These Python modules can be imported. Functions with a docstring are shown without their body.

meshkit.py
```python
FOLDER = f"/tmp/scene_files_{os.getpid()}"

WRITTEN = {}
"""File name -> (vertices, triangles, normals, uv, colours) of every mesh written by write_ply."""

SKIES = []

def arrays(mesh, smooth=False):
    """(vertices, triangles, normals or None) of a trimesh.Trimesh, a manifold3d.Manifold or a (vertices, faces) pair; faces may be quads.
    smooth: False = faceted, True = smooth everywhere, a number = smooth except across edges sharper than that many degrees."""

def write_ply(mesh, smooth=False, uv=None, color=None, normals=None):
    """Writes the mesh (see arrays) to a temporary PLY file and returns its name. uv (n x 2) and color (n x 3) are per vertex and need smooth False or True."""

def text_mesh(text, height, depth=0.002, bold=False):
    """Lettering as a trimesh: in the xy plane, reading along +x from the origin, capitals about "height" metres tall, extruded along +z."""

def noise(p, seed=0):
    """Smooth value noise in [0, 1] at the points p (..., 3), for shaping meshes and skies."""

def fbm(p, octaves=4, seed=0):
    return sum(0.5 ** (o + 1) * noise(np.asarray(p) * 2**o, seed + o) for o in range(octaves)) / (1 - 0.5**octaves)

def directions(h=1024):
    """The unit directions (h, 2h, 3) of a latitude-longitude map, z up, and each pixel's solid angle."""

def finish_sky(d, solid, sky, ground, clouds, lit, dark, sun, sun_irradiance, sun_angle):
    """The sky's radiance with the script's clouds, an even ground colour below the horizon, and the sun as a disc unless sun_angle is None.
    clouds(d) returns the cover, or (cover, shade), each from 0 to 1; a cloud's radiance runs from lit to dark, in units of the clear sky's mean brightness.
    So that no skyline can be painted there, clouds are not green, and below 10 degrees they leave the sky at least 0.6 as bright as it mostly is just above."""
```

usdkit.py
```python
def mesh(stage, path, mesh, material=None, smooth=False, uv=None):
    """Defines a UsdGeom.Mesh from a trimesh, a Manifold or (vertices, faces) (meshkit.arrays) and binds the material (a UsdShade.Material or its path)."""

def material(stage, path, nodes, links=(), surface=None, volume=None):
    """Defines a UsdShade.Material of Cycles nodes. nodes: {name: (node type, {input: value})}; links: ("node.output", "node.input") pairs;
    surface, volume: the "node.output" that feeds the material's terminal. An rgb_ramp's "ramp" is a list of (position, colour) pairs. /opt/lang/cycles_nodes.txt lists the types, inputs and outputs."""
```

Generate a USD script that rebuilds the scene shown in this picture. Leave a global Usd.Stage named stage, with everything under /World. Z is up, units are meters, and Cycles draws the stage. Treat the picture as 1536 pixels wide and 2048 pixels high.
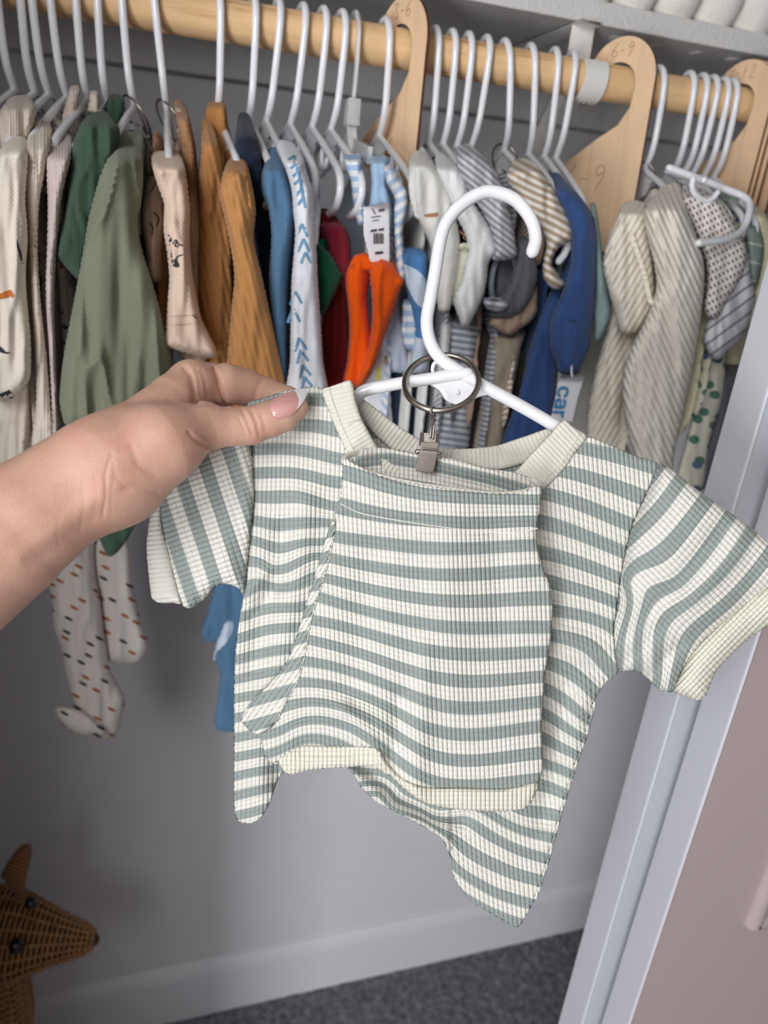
import math
import numpy as np, trimesh, usdkit, meshkit
from pxr import Usd, UsdGeom, UsdLux, Gf, Sdf, UsdShade
from scipy.spatial import Delaunay, cKDTree
from scipy.interpolate import RBFInterpolator
from shapely.geometry import Polygon, LineString
import shapely

stage = Usd.Stage.CreateInMemory()
UsdGeom.Xform.Define(stage, '/World')
UsdGeom.Scope.Define(stage, '/World/Looks')
# ------------------------------------------------------------------ camera
H = 1.641                                   # eye height above the carpet; x runs along the closet wall, y into it
F = 1456.0                                  # focal length in pixels of a 1536 x 2048 frame
_R = np.array([[.955, -.0315, .294], [-.0874, .92, .382], [-.2825, -.3905, .876]])
_u, _, _v = np.linalg.svd(_R); R = _u @ _v  # rows: right, down, forward of the room in camera axes
def w_of(c):
    c = np.asarray(c, float); d = c @ R.T
    return np.stack([d[..., 0], d[..., 2], -d[..., 1]], -1)
EYE = np.array([0, 0, H])
cam = UsdGeom.Camera.Define(stage, '/World/camera')
cx, cy, cz = w_of([1, 0, 0]), w_of([0, -1, 0]), w_of([0, 0, -1])
cam.AddTransformOp().Set(Gf.Matrix4d(*cx, 0, *cy, 0, *cz, 0, *EYE, 1))
cam.CreateHorizontalApertureAttr(36.0); cam.CreateVerticalApertureAttr(48.0)
cam.CreateFocalLengthAttr(36.0 * F / 1536); cam.CreateFStopAttr(10.0); cam.CreateFocusDistanceAttr(0.425)
cam.CreateClippingRangeAttr(Gf.Vec2f(.02, 50)); cam.CreateExposureAttr(-0.12)
# ------------------------------------------------------------------ light: key from upper left, added warm fill, added low fill, dim room bounce
def rect_light(name, pos, target, w, h, power, col):
    l = UsdLux.RectLight.Define(stage, '/World/' + name)
    pos, target = np.array(pos, float), np.array(target, float)
    z = pos - target; z /= np.linalg.norm(z); x = np.cross([0, 0, 1], z); x /= np.linalg.norm(x); y = np.cross(z, x)
    l.AddTransformOp().Set(Gf.Matrix4d(*x, 0, *y, 0, *z, 0, *pos, 1))
    l.CreateWidthAttr(w); l.CreateHeightAttr(h); l.CreateIntensityAttr(power); l.CreateColorAttr(Gf.Vec3f(*col))
    return l
rect_light('key_light', (-.80, -.72, 2.25), (.15, .6, 1.25), .75, .75, 13.5, (.97, .98, 1.0))  # key for the light from upper left, hung inside the room, no window there
rect_light('added_warm_fill', (.6, -1.5, 2.40), (.4, -.4, 1.0), .4, .4, 2.0, (1.0, .82, .68))  # added fill that warms the dark parts, no known lamp
rect_light('added_low_fill', (-1.89, -2.32, .72), (.5, 1.0, .8), 1.1, 1.3, 25.0, (.94, .97, 1.0))  # added light panel to brighten the lower closet wall, no known window

# ------------------------------------------------------------------ helpers
used = {}
def numbered(parent, name):
    k = (parent, name); n = used.get(k, 0); used[k] = n + 1
    return name if n == 0 else '%s_%03d' % (name, n)
def data(p, label=None, cat=None, group=None, kind=None):
    for k, v in (('label', label), ('category', cat), ('group', group), ('kind', kind)):
        if v: p.SetCustomDataByKey(k, v)
    return p
def thing(name, label, cat, group=None):
    return data(UsdGeom.Xform.Define(stage, '/World/' + numbered('/World', name)).GetPrim(), label, cat, group)
def part(parent, name, mesh, m, label=None, uv=None, smooth=True, kind=None):
    base = '/World' if parent is None else str(parent.GetPath())
    if isinstance(mesh, tuple) and uv is None:
        k = np.unique(mesh[1], return_inverse=True); mesh = (np.asarray(mesh[0])[k[0]], k[1].reshape(np.shape(mesh[1])))
    return data(usdkit.mesh(stage, base + '/' + numbered(base, name), mesh, m, smooth=smooth, uv=uv).GetPrim(), label, None, None, kind)
def struct(name, mesh, m, parent=None, smooth=False):
    return part(parent, name, mesh, m, smooth=smooth, kind='structure' if parent is None else None)
def sr(r, g, b):
    c = np.array([r, g, b]) / 255.0
    return tuple(np.where(c < .04045, c / 12.92, ((c + .055) / 1.055) ** 2.4))
def ray(px, py):
    px, py = np.asarray(px, float), np.asarray(py, float)
    return w_of(np.stack([(px - 768) / F, (py - 1024) / F, np.ones_like(px)], -1))
def at_z(px, py, z): return EYE + ray(px, py) * np.asarray(z, float)[..., None]
def at_y(px, py, Y):
    r = ray(px, py); return EYE + r * (np.asarray(Y) / r[..., 1])[..., None]
def z_of_y(px, py, Y): return Y / ray(px, py)[..., 1]
def box(x0, x1, y0, y1, z0, z1, bev=0.0):
    m = trimesh.creation.box([x1 - x0, y1 - y0, z1 - z0]); m.apply_translation([(x0 + x1) / 2, (y0 + y1) / 2, (z0 + z1) / 2])
    if bev:
        import manifold3d as m3
        s = [m3.Manifold.sphere(bev, 12).translate([a, b, c]) for a in (x0 + bev, x1 - bev) for b in (y0 + bev, y1 - bev) for c in (z0 + bev, z1 - bev)]
        return m3.Manifold.batch_hull(s)
    return m
def cat(*ms):
    v, f, n = [], [], 0
    for m in ms:
        a, b, _ = meshkit.arrays(m); v.append(a); f.append(b + n); n += len(a)
    return np.vstack(v), np.vstack(f)
def catmull(p, step=None, n=8, closed=False):
    p = np.asarray(p, float)
    q = np.vstack([p[-1], p, p[0], p[1]]) if closed else np.vstack([2 * p[0] - p[1], p, 2 * p[-1] - p[-2]])
    out = []
    for i in range(1, len(q) - 2):
        a, b, c, d = q[i - 1:i + 3]
        k = n if step is None else max(1, int(np.linalg.norm(c - b) / step))
        t = (np.arange(k) / k)[:, None]
        m0, m1 = (c - a) / 2, (d - b) / 2
        L = np.linalg.norm(c - b)                       # keep tangents short so that uneven points do not overshoot
        for m in (m0, m1):
            s = np.linalg.norm(m)
            if s > L: m *= L / s
        out.append((2 * t**3 - 3 * t**2 + 1) * b + (t**3 - 2 * t**2 + t) * m0 + (-2 * t**3 + 3 * t**2) * c + (t**3 - t**2) * m1)
    if not closed: out.append(p[-1:])
    return np.vstack(out)
def tube(path, r, sides=14, closed=False, cap=True, flat=1.0, up=None):
    p = np.asarray(path, float); r = np.broadcast_to(np.asarray(r, float), (len(p),)).copy()
    if closed: t = np.roll(p, -1, 0) - np.roll(p, 1, 0)
    else: t = np.gradient(p, axis=0)
    t /= np.linalg.norm(t, axis=1, keepdims=True) + 1e-12
    if cap and not closed:
        a = np.array([85, 60, 30]) * np.pi / 180
        p = np.vstack([p[0] - t[0] * r[0] * np.sin(a)[:, None], p, p[-1] + t[-1] * r[-1] * np.sin(a[::-1])[:, None]])
        t = np.vstack([[t[0]] * 3, t, [t[-1]] * 3]); r = np.concatenate([r[0] * np.cos(a), r, r[-1] * np.cos(a[::-1])])
    n = np.zeros_like(p); s = np.array([0, 0, 1.0]) if up is None else np.array(up, float)
    if abs(s @ t[0]) > .9 and up is None: s = np.array([1.0, 0, 0])
    n[0] = s - t[0] * (s @ t[0]); n[0] /= np.linalg.norm(n[0])
    for i in range(1, len(p)):
        v = (n[i - 1] if up is None else s); v = v - t[i] * (v @ t[i]); n[i] = v / (np.linalg.norm(v) + 1e-12)
    b = np.cross(t, n); an = np.arange(sides) * 2 * np.pi / sides
    if closed and up is None:                           # untwist
        v = n[-1] - t[0] * (n[-1] @ t[0]); v /= np.linalg.norm(v); tw = math.atan2(v @ b[0], v @ n[0])
        k = np.linspace(0, -tw, len(p))[:, None]; n, b = n * np.cos(k) + b * np.sin(k), -n * np.sin(k) + b * np.cos(k)
    V = p[:, None] + r[:, None, None] * (np.cos(an)[None, :, None] * n[:, None] * flat + np.sin(an)[None, :, None] * b[:, None])
    m = len(p); i, j = np.meshgrid(np.arange(m if closed else m - 1), np.arange(sides), indexing='ij'); k = (i + 1) % m
    q = np.stack([i * sides + j, i * sides + (j + 1) % sides, k * sides + (j + 1) % sides, k * sides + j], -1).reshape(-1, 4)
    f = np.vstack([q[:, [0, 1, 2]], q[:, [0, 2, 3]]])
    V = V.reshape(-1, 3)
    if not closed:
        e = len(V); V = np.vstack([V, p[0], p[-1]]); J = np.arange(sides)
        f = np.vstack([f, np.stack([np.full(sides, e), (J + 1) % sides, J], 1), np.stack([np.full(sides, e + 1), (m - 1) * sides + J, (m - 1) * sides + (J + 1) % sides], 1)])
    return V, f[:, ::-1]
def sphere(c, r, n=3, sc=(1, 1, 1)):
    s = trimesh.creation.icosphere(n, 1.0); s.apply_scale(np.array(sc) * r); s.apply_translation(c); return s
def revolve(axis0, axis1, rs, sides=24):
    """lathe between two points; rs: (t, radius) pairs"""
    a, b = np.array(axis0, float), np.array(axis1, float)
    rs = np.array(rs); return tube(a + (b - a) * rs[:, :1], rs[:, 1], sides, cap=False)

# ---- cloth: an outline traced in the picture, set at its own depth, puffed up to a real thickness
def dist_line(P, line):
    line = np.asarray(line, float); d = np.full(len(P), 1e9)
    for a, b in zip(line[:-1], line[1:]):
        ab = b - a; t = np.clip(((P - a) @ ab) / (ab @ ab + 1e-12), 0, 1)
        d = np.minimum(d, np.linalg.norm(P - a - t[:, None] * ab, axis=1))
    return d
def tri2d(outline, step, rings=(1.2, 3.2)):
    P = Polygon(outline).buffer(0)
    if P.geom_type != 'Polygon': P = max(P.geoms, key=lambda g: g.area)
    def walk(ring, s):
        n = max(8, int(ring.length / s)); return np.array([ring.interpolate(k / n, normalized=True).coords[0] for k in range(n)])
    pts = [walk(P.exterior, step * .8)]; nb = len(pts[0])
    for o in rings:
        Q = P.buffer(-o * step / 5)
        for g in getattr(Q, 'geoms', [Q]):
            if not g.is_empty and g.length > 4 * step: pts.append(walk(g.exterior, step))
    Q = P.buffer(-((rings[-1] if rings else 0) + 2.5) * step / 5); x0, y0, x1, y1 = P.bounds
    gx, gy = np.meshgrid(np.arange(x0, x1, step), np.arange(y0, y1, step * .87)); gx[1::2] += step / 2
    g = np.stack([gx.ravel(), gy.ravel()], 1)
    if not Q.is_empty: pts.append(g[shapely.contains_xy(Q, g[:, 0], g[:, 1])])
    V = np.vstack(pts); T = Delaunay(V).simplices; c = V[T].mean(1)
    T = T[shapely.contains_xy(P, c[:, 0], c[:, 1])]
    a = V[T]; cr = np.cross(np.pad(a[:, 1] - a[:, 0], ((0, 0), (0, 1))), np.pad(a[:, 2] - a[:, 0], ((0, 0), (0, 1))))[:, 2]
    T = T[np.abs(cr) > 1e-6]; cr = cr[np.abs(cr) > 1e-6]; T[cr > 0] = T[cr > 0][:, ::-1]
    return V, T, nb, P
def puff(outline, T, Rad, step, open_=(), smooth=True, back=1.0):
    o = catmull(outline, step=step, closed=True) if smooth else np.asarray(outline, float)
    V, f, nb, P = tri2d(o, step)
    ext = P.exterior; n = int(ext.length / (step * .4)); B = np.array([ext.interpolate(k / n, normalized=True).coords[0] for k in range(n)])
    for a, b in open_: B = B[dist_line(B, [a, b]) > step * .8]
    d, _ = cKDTree(B).query(V); d[d < step * .25] = 0
    q = np.clip(d / Rad, 0, 1); h = T * np.sqrt(1 - (1 - q) ** 2)
    n = len(V); bi = np.arange(n) + n; same = np.zeros(n, bool); same[:nb] = h[:nb] < 1e-7; bi[same] = np.arange(n)[same]
    fb = bi[f][:, ::-1]
    return V, h, f, np.vstack([f, fb])
def compact(V, F, uv):
    u, inv = np.unique(F, return_inverse=True); return V[u], inv.reshape(F.shape), uv[u]
LAST = {}
def cloth(parent, name, outline, depth, m, T=.0012, Rad=4, step=6, open_=(), uvf=None, fold=0.0, seed=0, label=None, back=1.0, fs=(26, 170), smooth=True):
    """depth(px, py) -> distance along the camera axis"""
    V, h, f, F2 = puff(outline, T, Rad, step, open_, smooth)
    z = depth(V[:, 0], V[:, 1])
    if fold:
        q = np.stack([V[:, 0] / fs[0], V[:, 1] / fs[1], np.full(len(V), seed * 7.3)], 1)
        g = meshkit.fbm(q * [.8, 1, 1] + 11, 2, seed + 5); rg_ = (1 - np.abs(2 * g - 1)) ** 5
        h = h + ((meshkit.fbm(q, 2, seed) - .5) * 2 * fold + rg_ * fold * .9) * np.minimum(1, h / max(T, 1e-9))
    A, B = at_z(V[:, 0], V[:, 1], z - h), at_z(V[:, 0], V[:, 1], z + np.maximum(h, 0) * back)
    uv = np.stack([V[:, 0] / 47, V[:, 1] / 47], 1) if uvf is None else uvf(V)
    VV, FF, UV = compact(np.vstack([A, B]), F2, np.vstack([uv, uv]))
    LAST['front'] = (V, z - h)
    return part(parent, name, (VV, FF), m, label, uv=UV)
def decal(parent, name, polys, m, lift=.0006, step=3, label=None, smooth=False):
    """flat print that lies on the cloth last built"""
    V0, z0 = LAST['front']; tree = cKDTree(V0)
    u = shapely.union_all([Polygon(catmull(o, step=step, closed=True) if smooth else np.asarray(o, float)).buffer(.05) for o in polys])
    for g in getattr(u, 'geoms', [u]):
        V, f, _, _ = tri2d(np.array(g.exterior.coords)[:-1], step, rings=())
        d, i = tree.query(V, k=4); w = 1 / (d + .5); z = (z0[i] * w).sum(1) / w.sum(1)
        P = at_z(V[:, 0], V[:, 1], z - lift); k = np.unique(f, return_inverse=True)
        part(parent, name, (P[k[0]], k[1].reshape(f.shape)), m, label, smooth=True)
def stroke(pts, w, n=5):
    p = catmull(pts, n=n) if len(pts) > 2 else np.asarray(pts, float)
    g = LineString(p).buffer(w / 2, cap_style=2); return np.array(g.exterior.coords)[:-1]
def rows(r):
    """(xl, yl, xr, yr) or (y, xl, xr) rows from top to bottom -> outline"""
    L, Rr = [], []
    for q in r:
        if len(q) == 3: L.append((q[1], q[0])); Rr.append((q[2], q[0]))
        else: L.append(q[:2]); Rr.append(q[2:])
    return np.array(L + Rr[::-1], float)
def hang(outline, y0=.735, y1=.66, k=.3, tilt=0.0):
    lo, hi = outline[:, 1].min(), outline[:, 1].max(); xm = outline[:, 0].mean()
    y0, y1 = y0 - (.030 if y1 < .685 else .012), y1 - .014
    def fn(px, py):
        t = np.clip((py - lo) / ((hi - lo) * k), 0, 1); t = t * t * (3 - 2 * t)
        return z_of_y(px, py, y0 + (y1 - y0) * t + tilt * (px - xm))
    return fn

# ------------------------------------------------------------------ materials
def mat(name, nodes, links, surface='p.BSDF'):
    return usdkit.material(stage, '/World/Looks/' + name, nodes, links, surface=surface)
def simple(name, col, rough=.5, var=.06, scale=30, bump=0, bscale=400, metallic=0, coat=0, spec=.5, extra=None):
    n = {'g': ('geometry', {}), 'n': ('noise_texture', {'scale': scale, 'detail': 3}),
         'r': ('rgb_ramp', {'ramp': [(.3, tuple(np.array(col) * (1 - var))), (.7, tuple(np.clip(np.array(col) * (1 + var), 0, 1)))]}),
         'p': ('principled_bsdf', {'roughness': rough, 'metallic': metallic, 'coat_weight': coat, 'specular_ior_level': spec, **(extra or {})})}
    l = [('g.position', 'n.vector'), ('n.fac', 'r.fac'), ('r.color', 'p.base_color')]
    if bump:
        n['nb'] = ('noise_texture', {'scale': bscale, 'detail': 4}); n['b'] = ('bump', {'strength': 1.0, 'distance': bump})
        l += [('g.position', 'nb.vector'), ('nb.fac', 'b.height'), ('b.normal', 'p.normal')]
    return mat(name, n, l)
def fabric(name, c1, c2=None, ang=0, freq=1.0, duty=.5, soft=.08, rib=0.0, ribf=4.0, ribang=0, weave=.0004, wf=14, warp=0.0, dash=None, waffle=None, flecks=None, rough=.95, trans=.12):
    """knit cloth. Stripes of c2 on c1 across direction ang of the cloth's own uv; ribs; a fine weave"""
    n = {'uv': ('uvmap', {'attribute': 'st'}), 'sx': ('separate_xyz', {}), 'p': ('principled_bsdf', {'roughness': rough, 'specular_ior_level': .15, 'sheen_weight': .15, 'sheen_roughness': .5})}
    l = [('uv.UV', 'sx.vector')]
    def lin(tag, a, b, c=0.0):                       # a*u + b*v + c
        n[tag + 'a'] = ('math', {'math_type': 'multiply', 'value2': a}); n[tag + 'b'] = ('math', {'math_type': 'multiply_add', 'value2': b}); n[tag] = ('math', {'math_type': 'add', 'value2': c})
        l.extend([('sx.x', tag + 'a.value1'), ('sx.y', tag + 'b.value1'), (tag + 'a.value', tag + 'b.value3'), (tag + 'b.value', tag + '.value1')])
        return tag + '.value'
    def op(tag, kind, a, b=None, c=None):
        n[tag] = ('math', {'math_type': kind})
        for i, x in enumerate((a, b, c)):
            if x is None: continue
            if isinstance(x, str): l.append((x, '%s.value%d' % (tag, i + 1)))
            else: n[tag][1]['value%d' % (i + 1)] = float(x)
        return tag + '.value'
    def wave(tag, a, b, f):                          # cosine of period 1/f along (a, b)
        return op(tag + 'c', 'cosine', lin(tag, a * f * 2 * math.pi, b * f * 2 * math.pi))
    n['nz'] = ('noise_texture', {'scale': 1.7, 'detail': 3}); l.append(('uv.UV', 'nz.vector'))
    n['v1'] = ('mix_color', {'a': tuple(np.array(c1) * .93), 'b': tuple(np.clip(np.array(c1) * 1.06, 0, 1))}); l.append(('nz.fac', 'v1.fac'))
    colr = 'v1.result'
    ca, sa = math.cos(math.radians(ang)), math.sin(math.radians(ang))
    if c2 is not None and flecks is None:
        s = lin('st', -sa * freq, ca * freq)
        if warp:
            n['wn'] = ('noise_texture', {'scale': .35, 'detail': 1}); l.append(('uv.UV', 'wn.vector')); s = op('ws', 'multiply_add', 'wn.fac', warp, s)
        w = op('sc', 'cosine', op('s2', 'multiply', s, 2 * math.pi))
        n['mr'] = ('map_range', {'from_min': math.cos(math.pi * duty) - soft, 'from_max': math.cos(math.pi * duty) + soft, 'clamp': True, 'range_type': 'smoothstep'}); l.append((w, 'mr.value'))
        fac = 'mr.result'
        if dash:
            d = wave('da', ca, sa, dash); n['md'] = ('map_range', {'from_min': -.3, 'from_max': .1, 'clamp': True}); l.append((d, 'md.value')); fac = op('mm', 'multiply', fac, 'md.result')
        n['v2'] = ('mix_color', {'a': tuple(np.array(c2) * .93), 'b': tuple(np.clip(np.array(c2) * 1.07, 0, 1))}); l.append(('nz.fac', 'v2.fac'))
        n['mx'] = ('mix_color', {}); l += [(fac, 'mx.fac'), ('v1.result', 'mx.a'), ('v2.result', 'mx.b')]; colr = 'mx.result'
    if flecks:                                       # small scattered print marks
        n['mp'] = ('mapping', {'mapping_type': 'texture', 'rotation': (0, 0, math.radians(flecks.get('rot', 30))), 'scale': (1 / flecks.get('sx', .8), 1 / flecks.get('sy', 2.6), 1)}); l.append(('uv.UV', 'mp.vector'))
        n['vo'] = ('voronoi_texture', {'scale': flecks.get('scale', 1.0), 'dimensions': '2D', 'randomness': .8}); l.append(('mp.vector', 'vo.vector'))
        n['fr'] = ('map_range', {'from_min': flecks.get('r', .22), 'from_max': flecks.get('r', .22) - .04, 'clamp': True}); l.append(('vo.distance', 'fr.value'))
        n['fc'] = ('separate_color', {}); l.append(('vo.color', 'fc.color'))
        n['fk'] = ('map_range', {'from_min': .45, 'from_max': .5, 'clamp': True}); l.append(('fc.r', 'fk.value'))
        n['f2'] = ('mix_color', {'a': c2, 'b': flecks['c3']}); l.append(('fk.result', 'f2.fac'))
        n['mx'] = ('mix_color', {}); l += [('fr.result', 'mx.fac'), ('v1.result', 'mx.a'), ('f2.result', 'mx.b')]; colr = 'mx.result'
    # relief
    hgt = None; amp = weave
    if waffle:
        a = op('wx1', 'absolute', wave('wx', 1, 0, waffle / 2)); b = op('wy1', 'absolute', wave('wy', 0, 1, waffle / 2 * .9))
        hgt = op('wh', 'add', op('wp1', 'power', a, .6), op('wp2', 'multiply', op('wp3', 'power', b, .7), .55)); amp = .0008
        e = wave('tw', 1, .35, waffle * 3.1); hgt = op('wt', 'multiply_add', e, .06, hgt)
    elif rib:
        cr, sn = math.cos(math.radians(ribang)), math.sin(math.radians(ribang))
        a = wave('ri', cr, sn, ribf); n['wv'] = ('noise_texture', {'scale': wf * 3, 'detail': 2}); l.append(('uv.UV', 'wv.vector'))
        rib *= .5; hgt = op('rh', 'multiply_add', 'wv.fac', weave / rib, a); amp = rib
    else:
        n['wv'] = ('noise_texture', {'scale': wf, 'detail': 3}); l.append(('uv.UV', 'wv.vector')); hgt = 'wv.fac'
    n['bp'] = ('bump', {'strength': 1.0, 'distance': amp}); l += [(hgt, 'bp.height'), ('bp.normal', 'p.normal')]
    l.append((colr, 'p.base_color')); surf = 'p.BSDF'
    if trans:
        n['tr'] = ('translucent_bsdf', {}); n['mc'] = ('mix_closure', {'fac': trans}); l += [(colr, 'tr.color'), ('p.BSDF', 'mc.closure1'), ('tr.BSDF', 'mc.closure2')]; surf = 'mc.closure'
    return mat(name, n, l, surf)

WHITE_P = simple('white_plastic', sr(234, 234, 238), .2, .01, coat=.4)
WALL = simple('painted_wall', sr(222, 221, 224), .9, .02, 6, .0006, 260)
DOOR_SHADED = simple('door_face_shaded', sr(180, 163, 161), .42, .015, 4)  # white door front: its warm shade is put into this colour
ROOM = simple('room_wall_paint', sr(158, 150, 144), .9, .02, 6)
TRIM = simple('painted_trim', sr(228, 228, 232), .45, .01, 4)
DOORM = simple('painted_door', sr(208, 209, 215), .4, .015, 4)
SHELF = simple('painted_shelf', sr(214, 212, 210), .6, .02, 20, .0012, 180)
CEIL = simple('painted_ceiling', sr(200, 196, 190), .95, .01)
STEEL = simple('brushed_nickel', sr(168, 160, 152), .32, .12, 300, metallic=1.0)
BLACK = simple('black_bead', sr(14, 14, 15), .15, .01)
BRACKET = simple('white_enamel', sr(232, 230, 226), .4, .01)
def wood(name, c1, c2, sc, rough=.5, bump=.0002):
    return mat(name, {'g': ('texture_coordinate', {}), 'm': ('mapping', {'scale': sc}), 'n': ('noise_texture', {'scale': 1.0, 'detail': 5, 'distortion': 1.2}), 'n2': ('noise_texture', {'scale': 5.0, 'detail': 2}),
        'x': ('math', {'math_type': 'multiply_add', 'value2': .3}), 'r': ('rgb_ramp', {'ramp': [(.38, c2), (.52, c1), (.75, tuple(np.clip(np.array(c1) * 1.12, 0, 1))), (.9, c2)]}),
        'p': ('principled_bsdf', {'roughness': rough}), 'b': ('bump', {'distance': bump})},
        [('g.object', 'm.vector'), ('m.vector', 'n.vector'), ('m.vector', 'n2.vector'), ('n2.fac', 'x.value1'), ('n.fac', 'x.value3'), ('x.value', 'r.fac'), ('r.color', 'p.base_color'), ('x.value', 'b.height'), ('b.normal', 'p.normal')])
PINE = wood('pine_rod', sr(224, 186, 140), sr(196, 148, 100), (3, 60, 60), .45)
PLY = wood('birch_ply', sr(226, 192, 156), sr(212, 174, 136), (80, 60, 8), .6, .00005)
BURNT = simple('burnt_edge', sr(96, 58, 40), .7, .2, 500)
ENGRAVE = simple('engraved_line', sr(168, 122, 88), .8, .05)
CARPET = mat('carpet', {'g': ('geometry', {}), 'n': ('noise_texture', {'scale': 70, 'detail': 5, 'roughness': .7}), 'n2': ('noise_texture', {'scale': 520, 'detail': 2}),
    'r': ('rgb_ramp', {'ramp': [(.3, sr(78, 75, 82)), (.5, sr(122, 119, 127)), (.72, sr(164, 160, 168))]}), 'x': ('math', {'math_type': 'multiply_add', 'value2': .45}),
    'p': ('principled_bsdf', {'roughness': 1.0, 'specular_ior_level': .05, 'sheen_weight': .2}), 'b': ('bump', {'distance': .006})},
    [('g.position', 'n.vector'), ('g.position', 'n2.vector'), ('n2.fac', 'x.value1'), ('n.fac', 'x.value3'), ('n.fac', 'r.fac'), ('r.color', 'p.base_color'), ('x.value', 'b.height'), ('b.normal', 'p.normal')])
CLEAR = mat('clear_plastic', {'p': ('principled_bsdf', {'base_color': (.95, .96, .97), 'roughness': .15, 'transmission_weight': .55, 'ior': 1.4})}, [])
WICKER = simple('wicker_cane', sr(150, 106, 64), .55, .25, 90, .0006, 500)
WICKER_IN = simple('wicker_core', sr(70, 42, 24), .9, .2, 90)
TAGW = simple('tag_card', sr(236, 234, 238), .6, .01)
INK_BLUE = simple('ink_blue', sr(70, 140, 190), .6, .02)
INK_DARK = simple('ink_dark', sr(60, 52, 56), .7, .05)

# ------------------------------------------------------------------ setting
YW, YD0, YD1 = 1.08, .35, .44
def grid_floor():
    xs, ys = np.linspace(-.25, 1.5, 330), np.linspace(.3, YW - .012, 150)
    X, Y = np.meshgrid(xs, ys, indexing='ij'); P = np.stack([X * 130, Y * 130, np.zeros_like(X)], -1)
    Z = -.004 + .008 * meshkit.fbm(P * .6, 3, 5); V = np.stack([X, Y, Z], -1).reshape(-1, 3)
    i, j = np.meshgrid(np.arange(329), np.arange(149), indexing='ij'); a = i * 150 + j
    q = np.stack([a, a + 150, a + 151, a + 1], -1).reshape(-1, 4); return V, np.vstack([q[:, [0, 1, 2]], q[:, [0, 2, 3]]])
struct('floor', box(-2.6, 2.0, -2.4, YW + .1, -.1, -.003), CARPET)
data(part(None, 'carpet_pile', grid_floor(), CARPET, 'grey cut pile carpet on the closet floor', kind='stuff'), cat='carpet')
struct('ceiling', box(-2.7, 2.1, -2.5, YW + .1, 2.45, 2.55), CEIL)
struct('wall_back', box(-2.7, 2.1, YW, YW + .1, -.1, 2.5), WALL)
struct('wall_left', box(-2.7, -2.6, -2.5, YW + .1, -.1, 2.5), ROOM)
struct('wall_right', box(2.0, 2.1, -2.5, YW + .1, -.1, 2.5), ROOM)
struct('wall_behind', box(-2.7, 2.1, -2.5, -2.4, -.1, 2.5), ROOM)
LJ = -.32
struct('wall_closet_left', box(-2.6, LJ, .33, .43, -.003, 2.45), WALL)
struct('wall_closet_right', box(1.30, 2.0, .33, .43, -.003, 2.45), WALL)
struct('wall_header', box(LJ, 1.30, .33, .43, 2.08, 2.45), WALL)
def profile_x(pts, x0, x1):
    m = trimesh.creation.extrude_polygon(Polygon(pts), x1 - x0, engine='earcut'); v = np.array(m.vertices)
    return np.stack([x0 + v[:, 2], v[:, 0], v[:, 1]], 1), np.array(m.faces)
struct('baseboard_back', profile_x([(YW, .0), (YW - .013, .0), (YW - .013, .128), (YW - .010, .142), (YW - .004, .158), (YW, .158)], -2.6, 2.0), TRIM)
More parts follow.
